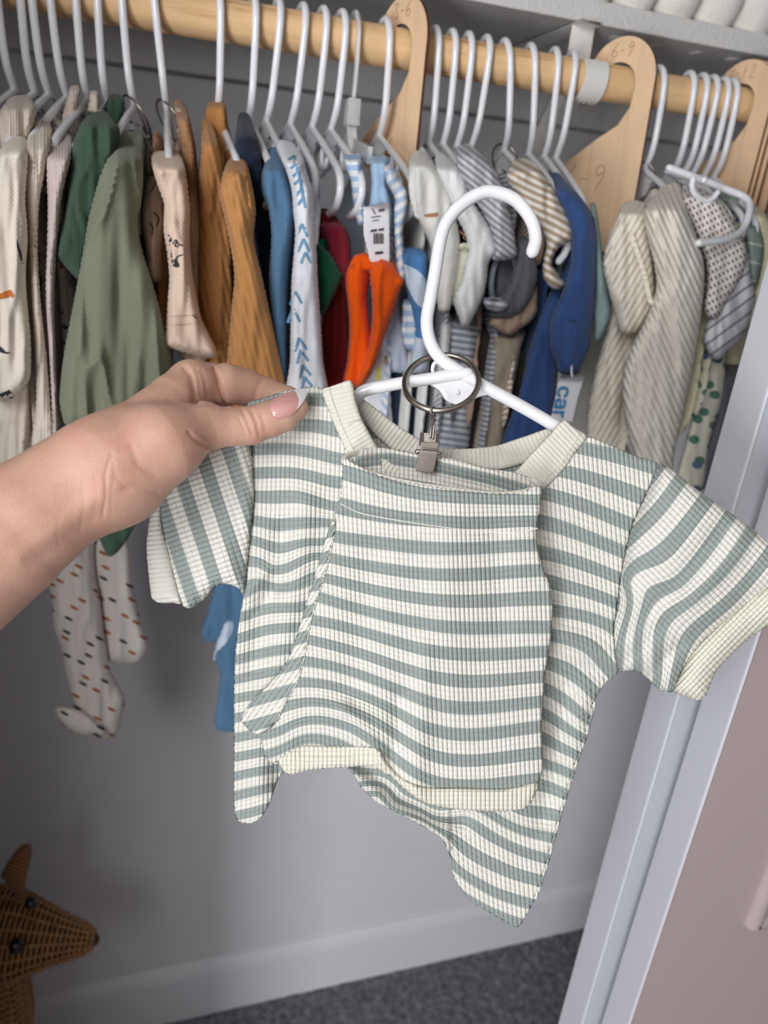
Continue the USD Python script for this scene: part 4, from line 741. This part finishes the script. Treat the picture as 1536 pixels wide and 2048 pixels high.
# neckband: front loop and inside of the back
nb = [(643, 781), (660, 773), (680, 766), (700, 760), (707, 772), (712, 800), (722, 832), (737, 862), (757, 896), (785, 925), (830, 950), (900, 968), (970, 966), (1027, 944), (1062, 908), (1100, 868), (1127, 840), (1150, 856), (1174, 874), (1152, 903), (1132, 933), (1083, 983), (1030, 1010), (950, 1026), (880, 1024), (800, 995), (740, 950), (698, 910), (668, 849), (652, 808)]
def along(line):
    L = LineString(line)
    def f(V):
        s = np.array([L.project(shapely.Point(p)) for p in V]); d = np.array([L.distance(shapely.Point(p)) for p in V]); return np.stack([s, d], 1) / 47
    return f
mid = [(672, 770), (690, 850), (730, 915), (800, 970), (900, 1000), (1000, 990), (1060, 940), (1150, 855)]
cloth(shirt, 'neckband', nb, lambda x, y: zfront(x, y) - .0020, RIBC, T=.0022, Rad=9, step=6, uvf=along(mid))
cloth(shirt, 'neckband_stitch', stroke([(658, 778), (682, 848), (712, 906), (752, 948)], 2.0), lambda x, y: zfront(x, y) - .0044, SEAM, T=.0003, Rad=1, step=3)
cloth(shirt, 'neckband_stitch', stroke([(1162, 866), (1140, 900), (1122, 928), (1076, 974)], 2.0), lambda x, y: zfront(x, y) - .0044, SEAM, T=.0003, Rad=1, step=3)
nbb = [(700, 790), (724, 797), (756, 820), (787, 845), (830, 873), (865, 890), (905, 897), (950, 896), (992, 891), (1027, 880), (1062, 868), (1097, 855), (1128, 842), (1140, 870), (1100, 905), (1040, 930), (960, 945), (880, 942), (810, 918), (760, 880), (725, 840)]
cloth(shirt, 'back_neckband', nbb, lambda x, y: zb(x, y) + .0125, RIBC, T=.0020, Rad=8, step=6, uvf=along([(700, 800), (756, 835), (830, 890), (905, 915), (1000, 908), (1130, 850)]))
cloth(shirt, 'armhole_seam', stroke(arm_l, 3.0), lambda x, y: zfront(x, y) - .0012, SEAM, T=.0005, Rad=1.5, step=4)
# ---- shorts
shorts = thing('baby_shorts', 'sage and cream striped waffle knit baby shorts clipped in front of the striped top', 'shorts')
S_ = [(690, 945, -2), (851, 989, -2), (1060, 1000, -2), (682, 1012, -1), (851, 1040, -1), (1060, 1042, -1), (668, 1073, 0), (850, 1096, 0), (1069, 1091, 0), (654, 1114, 1), (850, 1148, 1), (1083, 1141, 1), (645, 1155, 2), (850, 1198, 2), (1090, 1196, 2), (631, 1191, 3), (841, 1246, 3), (1098, 1255, 3), (622, 1241, 4), (841, 1298, 4), (1095, 1303, 4), (613, 1278, 5), (837, 1346, 5), (1090, 1353, 5),
      (609, 1323, 6), (837, 1396, 6), (1085, 1403, 6), (600, 1365, 7), (720, 1390, 7), (837, 1449, 7), (1083, 1453, 7), (590, 1408, 8), (700, 1420, 8), (840, 1499, 8), (1083, 1506, 8), (560, 1462, 9), (640, 1440, 9), (700, 1455, 9), (770, 1500, 9), (850, 1556, 9), (1075, 1558, 9), (545, 1505, 10), (600, 1480, 10)]
fs_ = tps(S_)
SF = [([(800, 1390), (790, 1480), (770, 1560)], .004, 16), ([(850, 1300), (840, 1450), (830, 1590)], -.004, 24), ([(690, 1420), (740, 1470), (776, 1545)], -.005, 14), ([(600, 1420), (700, 1420), (780, 1470)], -.003, 26), ([(900, 1040), (890, 1200), (900, 1400)], -.003, 40), ([(990, 1060), (1000, 1250)], .0025, 30), ([(740, 1120), (720, 1250), (700, 1380)], .003, 34),
      ([(686, 1030), (850, 1058), (1076, 1066)], .0016, 7), ([(610, 1500), (680, 1500), (740, 1515)], .004, 20)]
def zsh(px, py):
    z = zb(px, py) - .024 - .012 * np.cos(np.clip((px - 870) / 330, -1.2, 1.2) * math.pi / 2) - .004 * np.exp(-((py - 1000) / 40) ** 2)
    for f in SF: z = z + ridge(px, py, *f)
    return z
sfr = [(688, 914), (700, 920), (712, 928), (763, 951), (833, 966), (921, 979), (992, 986), (1044, 982), (1072, 970), (1084, 975), (1082, 1000), (1079, 1025), (1073, 1052), (1073, 1080), (1083, 1127), (1100, 1172), (1105, 1215), (1101, 1278), (1090, 1346), (1085, 1414), (1083, 1460), (1085, 1505), (1085, 1542), (1072, 1568), (1010, 1580), (918, 1578), (850, 1576), (806, 1560), (776, 1530), (756, 1498), (712, 1494), (645, 1492), (598, 1494), (560, 1520), (544, 1526), (530, 1513), (524, 1487), (520, 1468), (552, 1446), (574, 1400), (597, 1358), (611, 1303), (624, 1232), (652, 1141), (668, 1073), (672, 1045), (668, 1030), (680, 996), (684, 960), (685, 930)]
cloth(shorts, 'front_panel', sfr, zsh, WAF, T=.0016, Rad=6, step=7, uvf=lambda V: np.stack([V[:, 0] / 47 - .04 * V[:, 1] / 47, fs_(V)], 1))
sd = [(664, 1040), (674, 1050), (670, 1078), (654, 1145), (626, 1236), (613, 1306), (599, 1362), (576, 1404), (553, 1450), (524, 1470), (506, 1466), (488, 1450), (481, 1440), (488, 1424), (508, 1396), (540, 1366), (575, 1320), (594, 1268), (612, 1209), (636, 1130)]
sdd = np.array([-.6, .8]) / 50
cloth(shorts, 'side_panel', sd, lambda x, y: zsh(x, y) + .0025 + .00008 * np.maximum(0, 600 - x), WAF, T=.002, Rad=9, step=6, uvf=lambda V: np.stack([V @ np.array([.75, .55]) / 47, V @ np.array([.28, .96]) / 47 + .35], 1))
cloth(shorts, 'seam', stroke([(668, 1072), (652, 1141), (624, 1232), (611, 1303), (597, 1358), (574, 1400), (551, 1446)], 3), lambda x, y: zsh(x, y) - .0012, SEAM, T=.0006, Rad=1.6, step=4)
cuff1 = [(556, 1518), (575, 1503), (598, 1491), (645, 1490), (712, 1491), (754, 1496), (766, 1512), (788, 1545), (778, 1552), (760, 1540), (730, 1533), (686, 1535), (622, 1540), (578, 1550), (566, 1540)]
cloth(shorts, 'leg_cuff', cuff1, lambda x, y: zsh(x, y) + .0015, WAFC, T=.004, Rad=14, step=6)
cuff2 = [(756, 1496), (776, 1528), (806, 1557), (850, 1574), (918, 1576), (1010, 1577), (1073, 1565), (1070, 1590), (1056, 1612), (1040, 1620), (987, 1623), (918, 1619), (864, 1610), (827, 1592), (796, 1566), (772, 1540), (758, 1520)]
cloth(shorts, 'leg_cuff', cuff2, lambda x, y: zsh(x, y) - .0008, WAFC, T=.003, Rad=12, step=6)
bk = [(716, 906), (722, 899), (745, 895), (781, 897), (812, 903), (830, 907), (855, 910), (880, 913), (921, 921), (974, 936), (1027, 944), (1062, 957), (1078, 968), (1074, 1000), (1040, 1030), (900, 1040), (760, 1020), (700, 980), (708, 930)]
def zbk(x, y): return zb(x, y) - .0155 + .004 * np.sin((x - 700) / 380 * math.pi * 2.2) * np.exp(-((y - 920) / 60) ** 2)
cloth(shorts, 'back_panel', bk, zbk, WAF, T=.0016, Rad=6, step=6, uvf=lambda V: np.stack([V[:, 0] / 47, (V[:, 1] - np.interp(V[:, 0], [700, 781, 860, 974, 1080], [905, 897, 910, 936, 968])) / 46 + .55 + .0 * V[:, 0]], 1))
roll = catmull(np.array([(716, 904), (704, 905), (694, 910), (688, 918), (692, 922), (704, 930), (763, 951), (833, 966), (921, 979), (992, 986), (1044, 982), (1068, 973), (1078, 966), (1066, 957)]), n=5)
tz = np.interp(np.arange(len(roll)), [0, 8, 18, len(roll) - 14, len(roll) - 1], [0, .3, 1, 1, .2]); zr = zbk(roll[:, 0], roll[:, 1]) * (1 - tz) + zsh(roll[:, 0], roll[:, 1]) * tz
part(shorts, 'waistband_roll', tube(at_z(roll[:, 0], roll[:, 1] + 3, zr + .0012), .0017, 10), fabric('waffle_band', sr(230, 226, 214), rib=.0003, ribf=5), uv=None)
st = catmull(np.array([(682, 1008), (720, 1026), (790, 1040), (870, 1052), (960, 1062), (1030, 1066), (1076, 1056)]), n=12)
for a in range(0, len(st) - 1, 2): pass
part(shorts, 'waist_stitch', cat(*[tube(at_z(*(np.stack([st[a], st[a] * .4 + st[a + 1] * .6]).T), zsh(*(np.stack([st[a], st[a] * .4 + st[a + 1] * .6]).T)) - .0017), .00035, 6) for a in range(len(st) - 1)]), SEAM, kind='stuff')
# ---- hanger in the hand
fh = thing('clothes_hanger', 'glossy white plastic hanger in front, holding the striped set', 'hanger')
ZH = .427
def ptube(pts, r, z=ZH, n=6, **k):
    p = catmull(np.array(pts, float), n=n); return tube(at_z(p[:, 0], p[:, 1], z if np.ndim(z) == 0 else np.interp(np.linspace(0, 1, len(p)), np.linspace(0, 1, len(z)), z)), r, **k)
part(fh, 'hook', ptube([(1065, 503), (1071, 480), (1067, 452), (1053, 425), (1030, 400), (1001, 387), (970, 384), (938, 398), (909, 422), (890, 450), (880, 482), (870, 545), (861, 596), (854, 636), (856, 668), (867, 698), (887, 722), (914, 740), (944, 758)], .00385), WHITE_P)
part(fh, 'arm', ptube([(930, 752), (978, 778), (1043, 813), (1116, 855), (1180, 893), (1225, 922), (1236, 945), (1220, 962), (1160, 975)], .0038, [.427, .428, .43, .434, .439, .441]), WHITE_P)
part(fh, 'arm', ptube([(934, 747), (905, 750), (864, 757), (809, 765), (745, 777), (724, 784), (711, 799), (694, 812), (650, 845), (622, 880), (628, 905), (670, 930)], .0037, [.426, .427, .429, .435, .438]), WHITE_P)
gp = [(800, 764), (838, 764), (862, 772), (878, 782), (890, 800), (904, 808), (921, 809), (940, 803), (956, 795), (985, 789), (1010, 792), (975, 770), (935, 748), (880, 752)]
cloth(fh, 'gusset', gp, lambda x, y: np.full(len(x), ZH + .0004), WHITE_P, T=.0010, Rad=4, step=5)
part(fh, 'peg', sphere(at_z(np.array(915.), np.array(785.), ZH - .0012), .0015, 2), WHITE_P)
part(fh, 'strap_hook', ptube([(868, 752), (865, 740), (868, 728), (876, 722)], .0012, ZH + .002), WHITE_P)
# ---- ring with clip
rg = thing('clip_ring', 'brushed metal ring with a clip gripping the striped shorts', 'clip ring')
th = np.radians(np.arange(0, 360, 4)); rr = .0212; tl = math.radians(34); z0 = .4200
c = np.stack([(883 - 768) / F * z0 + rr * np.cos(th), (764 - 1024) / F * z0 + rr * np.sin(th) * .86 - .08 * rr * np.cos(th), z0 - rr * np.sin(th) * .62], 1)
part(rg, 'ring', tube(EYE + w_of(c), .0018, 14, closed=True), STEEL)
part(rg, 'wire_hook', ptube([(870, 840), (862, 826), (864, 815), (870, 816), (871, 826), (866, 840), (862, 856), (861, 874)], .0007, [.409, .4050, .4055, .4075, .4105, .4080, .4065, .4060]), STEEL)
part(rg, 'wire_hook', ptube([(864, 836), (868, 850), (867, 862), (866, 876)], .0007, [.409, .4065, .4063, .4060]), STEEL)
zc0 = .4035
def jaw(p, z, t, bev=None):
    a = at_z(np.array([q[0] for q in p], float), np.array([q[1] for q in p], float), np.array(z)); nrm = np.cross(a[1] - a[0], a[-1] - a[0]); nrm /= np.linalg.norm(nrm)
    if nrm @ (a[0] - EYE) < 0: nrm = -nrm
    import manifold3d as m3
    r = .00035; return m3.Manifold.batch_hull([m3.Manifold.sphere(r, 10).translate([float(x) for x in q + nrm * o]) for q in a for o in (r, t)])
part(rg, 'clip', jaw([(843, 884), (876, 886), (873, 908), (841, 906)], [zc0 - .002, zc0 - .002, zc0 - .003, zc0 - .003], .0012), STEEL, smooth=30)
part(rg, 'clip', jaw([(840, 906), (874, 908), (866, 945), (832, 941)], [zc0 - .003, zc0 - .003, zc0 - .001, zc0 - .001], .0010), STEEL, smooth=30)
part(rg, 'clip_back', jaw([(842, 866), (878, 868), (874, 912), (838, 908)], [zc0 + .0035, zc0 + .0035, zc0 + .003, zc0 + .003], .0008), STEEL, smooth=30)
for q in ([(842, 866), (847, 866), (845, 890), (840, 890)], [(873, 868), (878, 868), (877, 890), (872, 890)]): part(rg, 'clip_side', jaw(q, [zc0 + .003, zc0 + .003, zc0 - .001, zc0 - .001], .0006), STEEL, smooth=30)
part(rg, 'clip_ridge', tube(at_z(np.array([845, 873]), np.array([897, 899]), zc0 - .0038), .0006, 8), STEEL)
part(rg, 'rivet', tube(at_z(np.array([834, 842]), np.array([903, 903]), zc0 - .0005), .0013, 10), STEEL); part(rg, 'rivet', tube(at_z(np.array([872, 879]), np.array([907, 907]), zc0 - .0005), .0012, 10), STEEL)

# ------------------------------------------------------------------ the hand and forearm: one continuous skin from a distance field
def C3(px, py, z): return np.array([(px - 768) / F * z, (py - 1024) / F * z, z])
def cone_d(P, a, b, ra, rb):
    ba = b - a; h = np.clip(((P - a) @ ba) / (ba @ ba), 0, 1); return np.linalg.norm(P - a - h[..., None] * ba, axis=-1) - (ra + (rb - ra) * h)
def smin(a, b, k):
    h = np.clip(.5 + .5 * (b - a) / k, 0, 1); return b + (a - b) * h - k * h * (1 - h)
HAND = [  # groups blended together; (x, y, z, radius in pixels) chains
    (.000, [(-640, 1560, .312, 185), (-300, 1318, .335, 160), (0, 1083, .356, 127), (60, 1035, .360, 117), (135, 985, .366, 109), (222, 938, .372, 104)]),
    (.012, [(222, 938, .372, 102), (270, 890, .380, 82), (345, 800, .400, 50), (382, 766, .412, 44)]),
    (.010, [(225, 950, .370, 92), (330, 893, .372, 70)]),
    (.008, [(325, 885, .372, 76), (404, 853, .386, 46)]),
    (.010, [(232, 965, .380, 78), (262, 985, .388, 50)]),
    (.012, [(280, 895, .395, 60), (365, 815, .425, 40), (365, 840, .44, 36), (345, 865, .448, 32)]),
    (.006, [(404, 853, .386, 46), (455, 853, .391, 39), (500, 852, .394, 37.5), (540, 838, .396, 36), (566, 828, .397, 34.5), (585, 818, .398, 27), (594, 814, .3985, 22)]),
    (.004, [(382, 766, .412, 43), (414, 766, .420, 41)]),
    (.0022, [(452, 768, .424, 41.5), (490, 774, .430, 36), (530, 786, .4335, 31), (575, 799, .434, 26), (600, 808, .434, 21)]),
    (.006, [(380, 815, .442, 36), (430, 815, .454, 30), (465, 845, .458, 26), (450, 868, .455, 22)]),
    (.006, [(365, 840, .450, 34), (405, 845, .460, 28), (425, 870, .462, 23), (400, 885, .458, 20)]),
    (.006, [(345, 865, .456, 30), (375, 870, .464, 24), (385, 890, .462, 20)]),
]
CREASE = [([(428, 738), (435, 756), (441, 780), (449, 808)], .0020, 4.5), ([(370, 738), (382, 752), (387, 775), (390, 804)], .0014, 7), ([(402, 742), (410, 765), (414, 795)], .0006, 5), ([(392, 738), (398, 760), (401, 790)], .0005, 4), ([(522, 762), (514, 780), (508, 800)], .0004, 6),
    ([(484, 821), (496, 844), (505, 872)], .00055, 3.6), ([(503, 822), (513, 844), (518, 870)], .00055, 3.6), ([(521, 826), (528, 845), (531, 862)], .0003, 3.4), ([(478, 834), (486, 855), (492, 872)], .0003, 2.4),
    ([(376, 866), (392, 882), (408, 892), (424, 899)], .0013, 3.2), ([(396, 862), (412, 878), (424, 886)], .0005, 3), ([(222, 905), (228, 940), (236, 962), (258, 976)], .00025, 4), ([(219, 920), (211, 950), (212, 990), (205, 1034)], .00045, 3.0), ([(230, 950), (222, 985), (224, 1040)], .0002, 3), ([(165, 962), (169, 1003), (161, 1061)], .0002, 4), ([(190, 950), (194, 985), (188, 1040)], .00015, 4), ([(262, 890), (276, 930), (310, 950)], .0003, 7),
    ([(40, 1110), (100, 1066), (150, 1030), (200, 990)], -.0009, 20), ([(60, 1125), (120, 1085), (180, 1040)], .0004, 14), ([(118, 1030), (114, 1060), (120, 1100)], .00012, 5), ([(250, 978), (270, 972), (290, 975), (314, 986)], .0006, 8), ([(338, 800), (360, 800), (400, 808), (444, 812)], .0006, 4)]
def hand_sdf(P):
    d = None
    for k, ch in HAND:
        g = None
        for a, b in zip(ch[:-1], ch[1:]):
            e = cone_d(P, C3(*a[:3]), C3(*b[:3]), a[3] * a[2] / F, b[3] * b[2] / F); g = e if g is None else smin(g, e, .0015)
        d = g if d is None else smin(d, g, max(k, 1e-4))
    px, py = P[..., 0] / P[..., 2] * F + 768, P[..., 1] / P[..., 2] * F + 1024; sh = px.shape; Q = np.stack([px.ravel(), py.ravel()], 1)
    near = np.abs(d.ravel()) < .006; add = np.zeros(len(Q))
    for line, A, s in CREASE:
        add[near] += 1.0 * A * np.exp(-(dist_line(Q[near], line) / s) ** 2)
    return d + add.reshape(sh)
def surface_nets(f, lo, hi, h):
    n = np.ceil((np.array(hi) - lo) / h).astype(int) + 1; ax = [lo[i] + h * np.arange(n[i]) for i in range(3)]
    q = 5; cax = [lo[i] + h * (q * np.arange(-(-n[i] // q)) + (q - 1) / 2) for i in range(3)]           # far from the skin the coarse value does
    CD = f(np.stack(np.meshgrid(*cax, indexing='ij'), -1)); D = np.repeat(np.repeat(np.repeat(CD, q, 0), q, 1), q, 2)[:n[0], :n[1], :n[2]].copy()
    I = np.argwhere(np.abs(D) < h * q * 1.1 + .003)
    for i in range(0, len(I), 400000):
        k = I[i:i + 400000]; D[tuple(k.T)] = f(lo + h * k)
    s = D < 0; c = n - 1
    tot = sum(s[a:a + c[0], b:b + c[1], e:e + c[2]].astype(np.int8) for a in (0, 1) for b in (0, 1) for e in (0, 1)); act = (tot > 0) & (tot < 8)
    idx = -np.ones(c, int); I = np.argwhere(act); idx[act] = np.arange(len(I)); acc = np.zeros((len(I), 3)); cnt = np.zeros(len(I))
    cr = [(a, b, e) for a in (0, 1) for b in (0, 1) for e in (0, 1)]
    for p in cr:
        for k in range(3):
            if p[k]: continue
            q = list(p); q[k] = 1; A, B = I + p, I + q; da, db = D[tuple(A.T)], D[tuple(B.T)]; m = (da < 0) != (db < 0)
            t = da[m] / (da[m] - db[m]); acc[m] += A[m] + (B[m] - A[m]) * t[:, None]; cnt[m] += 1
    V = lo + h * acc / cnt[:, None]; Fq = []
    for k in range(3):
        o = [0, 0, 0]; o[k] = 1; sl = tuple(slice(0, n[i] - o[i]) for i in range(3)); s2 = tuple(slice(o[i], n[i]) for i in range(3)); e = np.argwhere(s[sl] != s[s2]); u, v = (k + 1) % 3, (k + 2) % 3
        e = e[(e[:, u] > 0) & (e[:, v] > 0) & (e[:, u] < c[u]) & (e[:, v] < c[v])]
        def g(du, dv):
            x = e.copy(); x[:, u] -= du; x[:, v] -= dv; return idx[tuple(x.T)]
        q = np.stack([g(1, 1), g(0, 1), g(0, 0), g(1, 0)], 1); fl = ~s[tuple(e.T)]; q[fl] = q[fl][:, ::-1]; q = q[(q >= 0).all(1)]; Fq.append(q)
    q = np.vstack(Fq); return V, np.vstack([q[:, [0, 1, 2]], q[:, [0, 2, 3]]])
SKIN = mat('skin', {'g': ('geometry', {}), 'n': ('noise_texture', {'scale': 45, 'detail': 3}), 'r': ('rgb_ramp', {'ramp': [(.3, sr(196, 150, 130)), (.55, sr(206, 164, 144)), (.75, sr(208, 154, 138))]}),
    'n2': ('noise_texture', {'scale': 900, 'detail': 3}), 'n3': ('voronoi_texture', {'scale': 1100, 'feature': 'distance_to_edge'}), 'b2': ('bump', {'distance': .00012}), 'b': ('bump', {'distance': .00022}),
    'p': ('principled_bsdf', {'roughness': .48, 'subsurface_weight': .25, 'subsurface_scale': .004, 'subsurface_radius': (1.0, .35, .2), 'specular_ior_level': .4})},
    [('g.position', 'n.vector'), ('g.position', 'n2.vector'), ('g.position', 'n3.vector'), ('n.fac', 'r.fac'), ('r.color', 'p.base_color'), ('n2.fac', 'b.height'), ('n3.distance', 'b2.height'), ('b.normal', 'b2.normal'), ('b2.normal', 'p.normal')])
NAILP = simple('nail_pink', sr(216, 160, 156), .08, .02, coat=1.0); NAILW = simple('nail_white', sr(244, 242, 244), .08, .01, coat=1.0)
person = thing('person', 'bare left forearm and hand pinching the striped top by its shoulder', 'person')
pts = np.array([C3(*q[:3]) for _, ch in HAND for q in ch]); lo = pts.min(0) - .032; hi = pts.max(0) + .014; lo -= .012
hv, hf = surface_nets(hand_sdf, lo, hi, .00085)
hm = trimesh.Trimesh(hv.copy(), hf, process=False); trimesh.smoothing.filter_taubin(hm, iterations=3)
hq = np.array(hm.vertices); d_ = hand_sdf(hq); bad = np.abs(d_) > .0012; hq[bad] = hv[bad]; d_[bad] = hand_sdf(hv[bad]) if bad.any() else 0; hm.vertices = hq
hm.vertices = hq - np.nan_to_num(np.array(hm.vertex_normals)) * np.clip(d_, -.0006, .0006)[:, None]
W = EYE + w_of(np.array(hm.vertices)); part(person, 'arm', (W, hf), SKIN)
# nail: laid on the thumb's own surface
def skin_z(px, py):
    z = np.full(len(px), .36)
    for _ in range(60):
        P = np.stack([(px - 768) / F * z, (py - 1024) / F * z, z], -1); z = z + np.clip(hand_sdf(P), -.002, .004) * .8
        z = np.minimum(z, .46)
    return z
nail = np.array([(540, 815), (544, 804), (556, 793), (572, 785), (590, 779), (604, 777), (613, 780), (614, 788), (608, 801), (598, 815), (586, 828), (572, 835), (557, 837), (546, 831)])
o = catmull(nail, step=2, closed=True); V, f, nbn, _ = tri2d(o, 2)
z = skin_z(V[:, 0], V[:, 1]); ok = z < .402
A = lambda q: np.stack([np.ones(len(q)), q[:, 0], q[:, 1], q[:, 0]**2, q[:, 0] * q[:, 1], q[:, 1]**2], 1)
q = (V - [575, 808]) / 30; co, *_ = np.linalg.lstsq(A(q[ok]), z[ok], rcond=None); zn = A(q) @ co - .0007
d = cKDTree(o).query(V)[0]; zn = zn - .0006 * np.sqrt(1 - (1 - np.clip(d / 7, 0, 1)) ** 2)
s = V[:, 0] * .93 - V[:, 1] * .37; ax_ = (s - s.min()) / (s.max() - s.min())
tipline = [(584, 776), (593, 786), (597, 797), (597, 808), (594, 818)]
def right_of(p):
    return p[:, 0] > np.interp(p[:, 1], [q[1] for q in tipline], [q[0] for q in tipline])
c_ = V[f].mean(1); tip = right_of(c_)
fr_, bk_ = at_z(V[:, 0], V[:, 1], zn), at_z(V[:, 0], V[:, 1], zn + .0006)
n = len(V); side = np.array([[i, (i + 1) % nbn, n + (i + 1) % nbn] for i in range(nbn)] + [[i, n + (i + 1) % nbn, n + i] for i in range(nbn)])
F_all = np.vstack([f, f[:, ::-1] + n, side]); tp = right_of(np.vstack([V, V])[F_all].mean(1))
nl = part(person, 'thumb_nail', (np.vstack([fr_, bk_]), F_all[~tp]), NAILP, 'glossy pink thumb nail')
part(nl, 'nail_tip', (np.vstack([fr_, bk_]), F_all[tp]), NAILW, 'white french tip of the thumb nail')

# ------------------------------------------------------------------ wicker animal on the floor and blanket on the shelf
wk = thing('wicker_animal', 'woven wicker animal with black bead eyes in the dark lower left corner', 'wicker animal')
YA = .86
h0, h1 = at_y(np.array(-70.), np.array(1868.), YA), at_y(np.array(188.), np.array(1880.), YA - .03)
ax0 = h1 - h0; L = np.linalg.norm(ax0); ax0 /= L
def headr(t): return np.interp(t, [0, .12, .25, .42, .6, .8, .93, 1.0], [.050, .066, .066, .058, .043, .029, .021, .012])
tt = np.linspace(0, 1, 30); part(wk, 'head_core', tube(h0 + ax0 * L * tt[:, None], headr(tt) - .0035, 24), WICKER_IN)
e1 = np.cross(ax0, [0, 0, 1]); e1 /= np.linalg.norm(e1); e2 = np.cross(e1, ax0)
def on_head(t, a, off=0.0):
    r = headr(t) + off; return h0 + ax0 * (L * np.asarray(t))[..., None] + (r * np.cos(a))[..., None] * e1 + (r * np.sin(a))[..., None] * e2
NS = 18
for k in range(NS):
    t_ = np.linspace(.0, 1, 30); a_ = np.full(30, 2 * math.pi * k / NS); part(wk, 'stake', tube(on_head(t_, a_), .0017, 6), WICKER)
NR = 26
for k in range(NR):
    t_ = .02 + .97 * k / (NR - 1); a_ = np.linspace(0, 2 * math.pi, 72, endpoint=False); part(wk, 'weaver', tube(on_head(np.full(72, t_), a_, .0020 * np.cos(a_ * NS / 2 + math.pi * (k % 2))), .0019, 6, closed=True), WICKER)
for (px, py, r, y) in ((33, 1891, .0105, YA - .062), (62, 1806, .0085, YA - .035)): part(wk, 'eye', sphere(at_y(np.array(float(px)), np.array(float(py)), y), r, 3), BLACK)
def zz(x, y): return z_of_y(x, y, YA - .01)
cloth(wk, 'ear', [(2, 1752), (8, 1738), (22, 1714), (38, 1694), (50, 1687), (60, 1688), (64, 1700), (60, 1725), (54, 1750), (50, 1775), (46, 1800), (36, 1806), (28, 1790), (14, 1768)], zz, fabric('wicker_ear', sr(150, 100, 62), sr(90, 54, 30), ang=20, freq=6, soft=.4, rib=.001, ribf=6, ribang=20, trans=0), T=.012, Rad=16, step=5)
cloth(wk, 'ear', [(-60, 1752), (-54, 1730), (-40, 1700), (-26, 1690), (-14, 1700), (-12, 1730), (-18, 1770), (-30, 1800), (-46, 1790)], lambda x, y: z_of_y(x, y, YA - .03), Sdf and UsdShade.Material.Get(stage, '/World/Looks/wicker_ear'), T=.012, Rad=16, step=6)
b0 = at_y(np.array(-10.), np.array(1925.), YA + .01); b1 = b0 + np.array([-.03, .02, -.19]); b2 = np.array([b1[0] - .10, .86, .19])
pth = catmull(np.array([b0, (b0 + b1) / 2 + [.006, 0, 0], b1]), n=14); rad = np.linspace(.036, .062, len(pth)); part(wk, 'neck_core', tube(pth, rad - .003, 20), WICKER_IN)
tg_ = np.gradient(pth, axis=0); tg_ /= np.linalg.norm(tg_, axis=1, keepdims=True)
for k in range(0, len(pth)):
    u1 = np.cross(tg_[k], [0, 1, 0]); u1 /= np.linalg.norm(u1); u2 = np.cross(tg_[k], u1); a_ = np.linspace(0, 2 * math.pi, 60, endpoint=False); r_ = rad[k] + .0022 * np.cos(a_ * 8 + math.pi * (k % 2))
    part(wk, 'weaver', tube(pth[k] + (r_ * np.cos(a_))[:, None] * u1 + (r_ * np.sin(a_))[:, None] * u2, .0026, 6, closed=True), WICKER)
for k in range(16):
    a_ = 2 * math.pi * k / 16; part(wk, 'stake', tube(np.array([pth[i] + rad[i] * (math.cos(a_) * np.cross(tg_[i], [0, 1, 0]) / np.linalg.norm(np.cross(tg_[i], [0, 1, 0])) + math.sin(a_) * np.cross(tg_[i], np.cross(tg_[i], [0, 1, 0])) / np.linalg.norm(np.cross(tg_[i], [0, 1, 0]))) for i in range(len(pth))]), .0018, 6), WICKER)
part(wk, 'body', sphere(b2, .12, 4, (1.25, .75, .72)), WICKER)
for sx in (-.09, .09):
    for sy in (-.05, .05): part(wk, 'leg', tube(np.array([[b2[0] + sx, b2[1] + sy, .14], [b2[0] + sx, b2[1] + sy, .018]]), .02, 14), WICKER)
PLUSH = simple('white_plush', sr(232, 228, 220), 1.0, .05, 60, .0012, 420, extra={'sheen_weight': .4})
bl = thing('blanket', 'folded white plush blanket with rolled channels on the shelf, top right', 'blanket')
for k in range(13):
    px = 1250 + 68 * k; x = .445 + .052 * k
    p = np.array([[x, .835, 1.862], [x + .002, .815, 1.885], [x + .004, .812, 1.94], [x + .006, .83, 1.985], [x + .006, .93, 2.0]])
    V_, f_ = tube(catmull(p, n=8), .0262, 18); V_ = V_ + .0022 * (meshkit.fbm(V_ * 160, 3, k)[:, None] - .5) * 2; part(bl, 'channel', (V_, f_), PLUSH)
